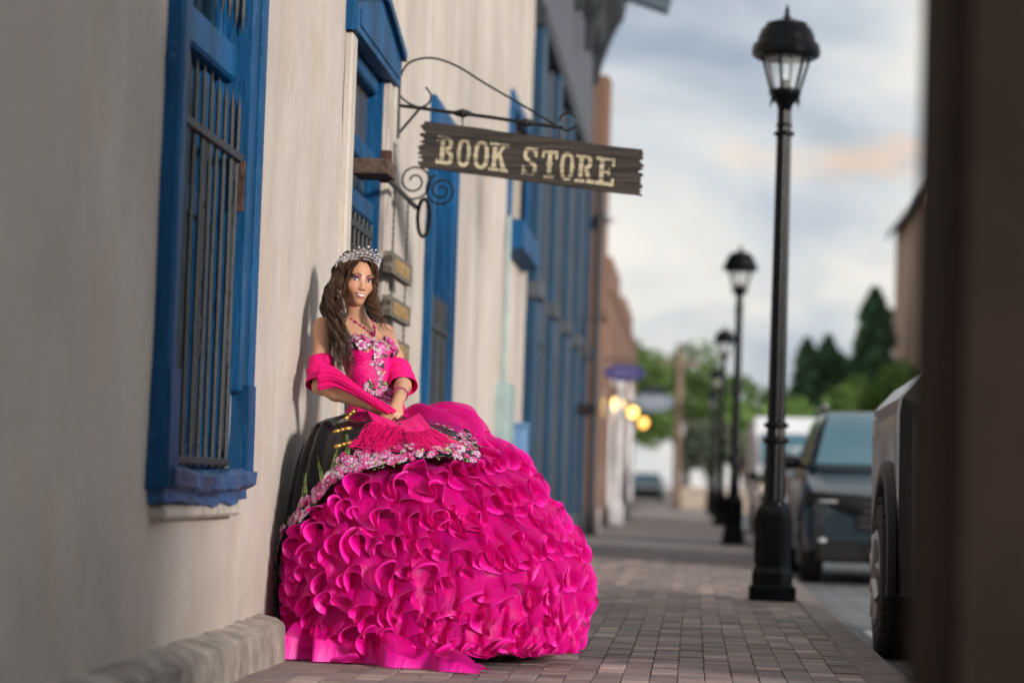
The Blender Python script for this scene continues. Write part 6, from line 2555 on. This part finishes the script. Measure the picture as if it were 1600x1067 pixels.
# bust band, centre line and a fan at the waist
wgt = np.where(front & (bz > 1.285 + .25 * np.abs(bx) * (bx < 0)), 1.0, 0) * np.where(bz > 1.30, 1, .75)
wgt = np.maximum(wgt, np.where(front & (np.abs(bx + .012) < .030) & (bz > 1.235) & (LV[:, 1] < .05), .8, 0))
wgt = np.maximum(wgt, np.where(front & (np.abs(bx + .004) < .016) & (bz > 1.15) & (LV[:, 1] < .05), .8, 0))
wgt = np.maximum(wgt, np.where(front & (bz < 1.165) & (bz > 1.045) & (np.abs(bx + .012 + .1 * (1.15 - bz)) < .058 - .15 * np.abs(bz - 1.12)), .9, 0))
cand = np.where(wgt > 0)[0]
pr_ = wgt[cand] / wgt[cand].sum()
for i in rg.choice(cand, 150, p=pr_, replace=False):
    # dark ground cloth under the flowers
    a, b, n = onb(NR[i])
    eb.col = C_DK
    c_ = BW[i] + n * .0016
    eb.add([c_ + (a * math.cos(t) + b * math.sin(t)) * .012 for t in np.linspace(0, 2 * PI, 7)[:-1]], [tuple(range(6))])
for i in rg.choice(cand, 330, p=pr_):
    u = rg.rand()
    p, n = BW[i] + NR[i] * .002, NR[i]
    if u < .48:
        flower(eb, p, n, rg.uniform(.006, .014), rg, PAL[rg.randint(4)])
    elif u < .75:
        for _ in range(3):
            leaf(eb, p + rg.normal(0, .003, 3), n, rg.uniform(.008, .015), rg)
    else:
        for _ in range(3):
            bead(eb, p + rg.normal(0, .004, 3), n, rg.uniform(.0016, .0028), [C_WH, C_LT, C_MAG][rg.randint(3)])
for (x_, z_, r) in ((-.115, 1.325, .024), (-.088, 1.345, .016), (-.045, 1.345, .022), (-.015, 1.31, .026), (.03, 1.35, .022), (.045, 1.325, .018), (-.04, 1.285, .020), (-.03, 1.26, .015), (-.045, 1.115, .020), (-.02, 1.135, .018), (-.015, 1.095, .017), (-.07, 1.118, .012)):
    d = (LV[:, 0] - x_) ** 2 + (LV[:, 2] - z_) ** 2 + np.where(front, 0, 1)
    i = int(np.argmin(d))
    flower(eb, BW[i] + NR[i] * .004, NR[i], r, rg, PAL[rg.randint(4)])
    flower(eb, BW[i] + NR[i] * .009, NR[i], r * .55, rg, PAL[rg.randint(4)])
tag(eb.build('embroidery', M_emb, bod, cols=True), None, kind='stuff')
# peplum point where the bodice meets the skirt
# ---- shawl over the elbows
def ringband(c0, c1, r0, r1, wr, seed, n=72, m=26):
    """cloth wound round an arm from c0 to c1 (world)"""
    c0, c1 = np.array(c0), np.array(c1)
    ax = (c1 - c0) / np.linalg.norm(c1 - c0)
    a, b, _ = onb(ax)
    P = np.zeros((n, m, 3))
    for i in range(n):
        t = 2 * PI * i / n
        for j in range(m):
            v = j / (m - 1)
            rad = r0 + (r1 - r0) * v + wr * (math.sin(v * 15 + .6 * math.sin(t + seed)) + .5 * math.sin(v * 27 + t * 2 + seed)) * math.sin(PI * min(1, max(0, v * .9 + .08))) + .006 * math.sin(2 * t + seed)
            P[i, j] = c0 + (c1 - c0) * v + (a * math.cos(t) + b * math.sin(t)) * rad
    return P


sh = MB()
ER, SR, WRw, EL, SL_, WLw = JW['ER'], JW['SR'], JW['WR'], JW['EL'], JW['SL'], JW['WL']
P = ringband(ER + (SR - ER) * .46, ER + (SR - ER) * .03 + np.array([.0, -.006, 0]), .050, .058, .0035, 1.0)
P[..., 0] = np.maximum(P[..., 0], -1.742)
sh.grid(P, close_u=True)
wr_ = MB()
wr_.grid(ringband(EL + (SL_ - EL) * .34, EL + (WLw - EL) * .16 + np.array([0, 0, -.010]), .050, .062, .0035, 2.0), close_u=True)
# the swag from the arm across the waist to the hands
top = catmull([(-1.630, 10.330, 1.224), (-1.564, 10.315, 1.217), (-1.489, 10.290, 1.174), (-1.409, 10.265, 1.120), (-1.327, 10.245, 1.070), (-1.270, 10.240, 1.033)], 8)
bot = catmull([(-1.625, 10.320, 1.119), (-1.553, 10.305, 1.128), (-1.485, 10.280, 1.105), (-1.411, 10.255, 1.073), (-1.347, 10.235, 1.044), (-1.307, 10.230, 1.024)], 8)
n_ = len(top)
P = np.zeros((n_, 22, 3))
for i in range(n_):
    A, B_ = np.array(top[i]), np.array(bot[i])
    for j in range(22):
        v = j / 21
        P[i, j] = A + (B_ - A) * v + np.array([0, -.006 * math.sin(v * 15 + i * .05) - .004 * math.sin(v * 31 + i * .11) - .016 * math.sin(PI * v), .003 * math.sin(v * 11 + i * .2)])
sh.grid(P)
# two ends hanging from the hands over the skirt
ends = [
    (([(-1.401, 10.270, 1.030), (-1.339, 10.230, 1.006), (-1.275, 10.200, 0.986)]), ([(-1.352, 10.134, 0.952), (-1.281, 10.088, 0.939), (-1.213, 10.048, 0.927)])),
    (([(-1.264, 10.200, 0.983), (-1.217, 10.220, 0.999), (-1.177, 10.270, 1.026)]), ([(-1.204, 10.020, 0.914), (-1.154, 10.032, 0.913), (-1.105, 10.116, 0.932)])),
]
fr = MB()
rf = np.random.RandomState(21)
UPO = np.array([0, -.018, .030])
for k, (tp, bt) in enumerate(ends):
    T_, B_ = resample([np.array(x) + np.array([0, -.01, .004]) for x in tp], 26), resample([np.array(x) + UPO for x in bt], 26)
    P = np.zeros((26, 16, 3))
    for i in range(26):
        for j in range(16):
            v = j / 15
            P[i, j] = T_[i] + (B_[i] - T_[i]) * v + np.array([0, -.012 * math.sin(PI * v) - .006 * math.sin(i * .55 + k) * (.3 + v), 0])
    sh.grid(P)
shawl = sh.build('shawl', M_pinksat, person, smooth=True)
smd = shawl.modifiers.new('cloth_thickness', 'SOLIDIFY')
smd.thickness = .003
wrap = wr_.build('shawl_wrap', M_pinksat, person, smooth=True)
wrap.modifiers.new('cloth_thickness', 'SOLIDIFY').thickness = .003
# fringe: fine cords falling over satin and embroidery
FE = [[(-1.410, 9.956, 0.853), (-1.312, 9.906, 0.839), (-1.224, 9.920, 0.853)], [(-1.171, 9.918, 0.849), (-1.088, 9.940, 0.852), (-0.993, 10.046, 0.878)]]
for k in range(2):
    B_ = resample([np.array(x) + UPO for x in ends[k][1]], 60)
    E_ = resample([np.array(x) + UPO * .8 for x in FE[k]], 60)
    for i in range(230):
        u = rf.uniform(0, 59)
        a = B_[int(u)] + np.array([0, -.004, .004])
        w = int(np.clip(u + rf.normal(0, 7), 0, 59))
        e = a + (E_[w] - a) * rf.uniform(.35, 1.05)
        mid = (a + e) / 2 + np.array([rf.normal(0, .010), -.012 + rf.normal(0, .006), rf.normal(0, .006)])
        e = e + np.array([rf.normal(0, .014), -.006, 0])
        q3 = e + np.array([rf.normal(0, .02), -.004, -.012 * rf.rand()])
        fr.tube(catmull([a, mid, e, q3], 4), .0013, 3, cap=False)
tag(fr.build('fringe', M_pinksat, shawl), None, kind='stuff')

# ---- necklace and bracelet
def surf_front(x, z, lo=-.30, hi=.2):
    ys_ = np.arange(lo, hi, .002)
    P = np.stack([np.full_like(ys_, x), ys_, np.full_like(ys_, z)], 1)
    q = np.round((P - body.lo) / body.h).astype(int)
    d = body.D[q[:, 0], q[:, 1], q[:, 2]]
    k = np.argmax(d < 0)
    return ys_[k]


M_jewel = mat('magenta_beads', (0.42, 0.012, 0.16), .12, var=.2, spec=.8, coat=.6)
nk = MB()
pts = [(-.088, 1.447), (-.082, 1.432), (-.070, 1.418), (-.058, 1.406), (-.046, 1.394), (-.034, 1.383), (-.024, 1.375), (-.016, 1.385), (-.008, 1.398), (.000, 1.412), (.006, 1.426), (.012, 1.444)]
line = []
for (x_, z_) in pts:
    line.append(to_wor((x_, surf_front(x_, z_) - .004, z_)))
for i, p in enumerate(line):
    nk.sphere(p, .0052 if i != 6 else .008, 6, 5)
    if i in (1, 3, 5, 6, 7, 9):
        for t in range(5):
            nk.sphere(p + np.array([.006 * math.cos(t * 1.257), -.002, .006 * math.sin(t * 1.257)]), .0036, 5, 4)
for a, b in zip(line[:-1], line[1:]):
    nk.tube([a, b], .0012, 4)
nk.build('necklace', M_jewel, person)
bc = MB()
cB = WLw + (EL - WLw) * .20
axb = (EL - WLw) / np.linalg.norm(EL - WLw)
a, b, _ = onb(axb)
for i in range(26):
    t = 2 * PI * i / 26
    bc.sphere(cB + (a * math.cos(t) + b * math.sin(t)) * .0325, .0042, 6, 4)
bc.build('bracelet', M_jewel, person)
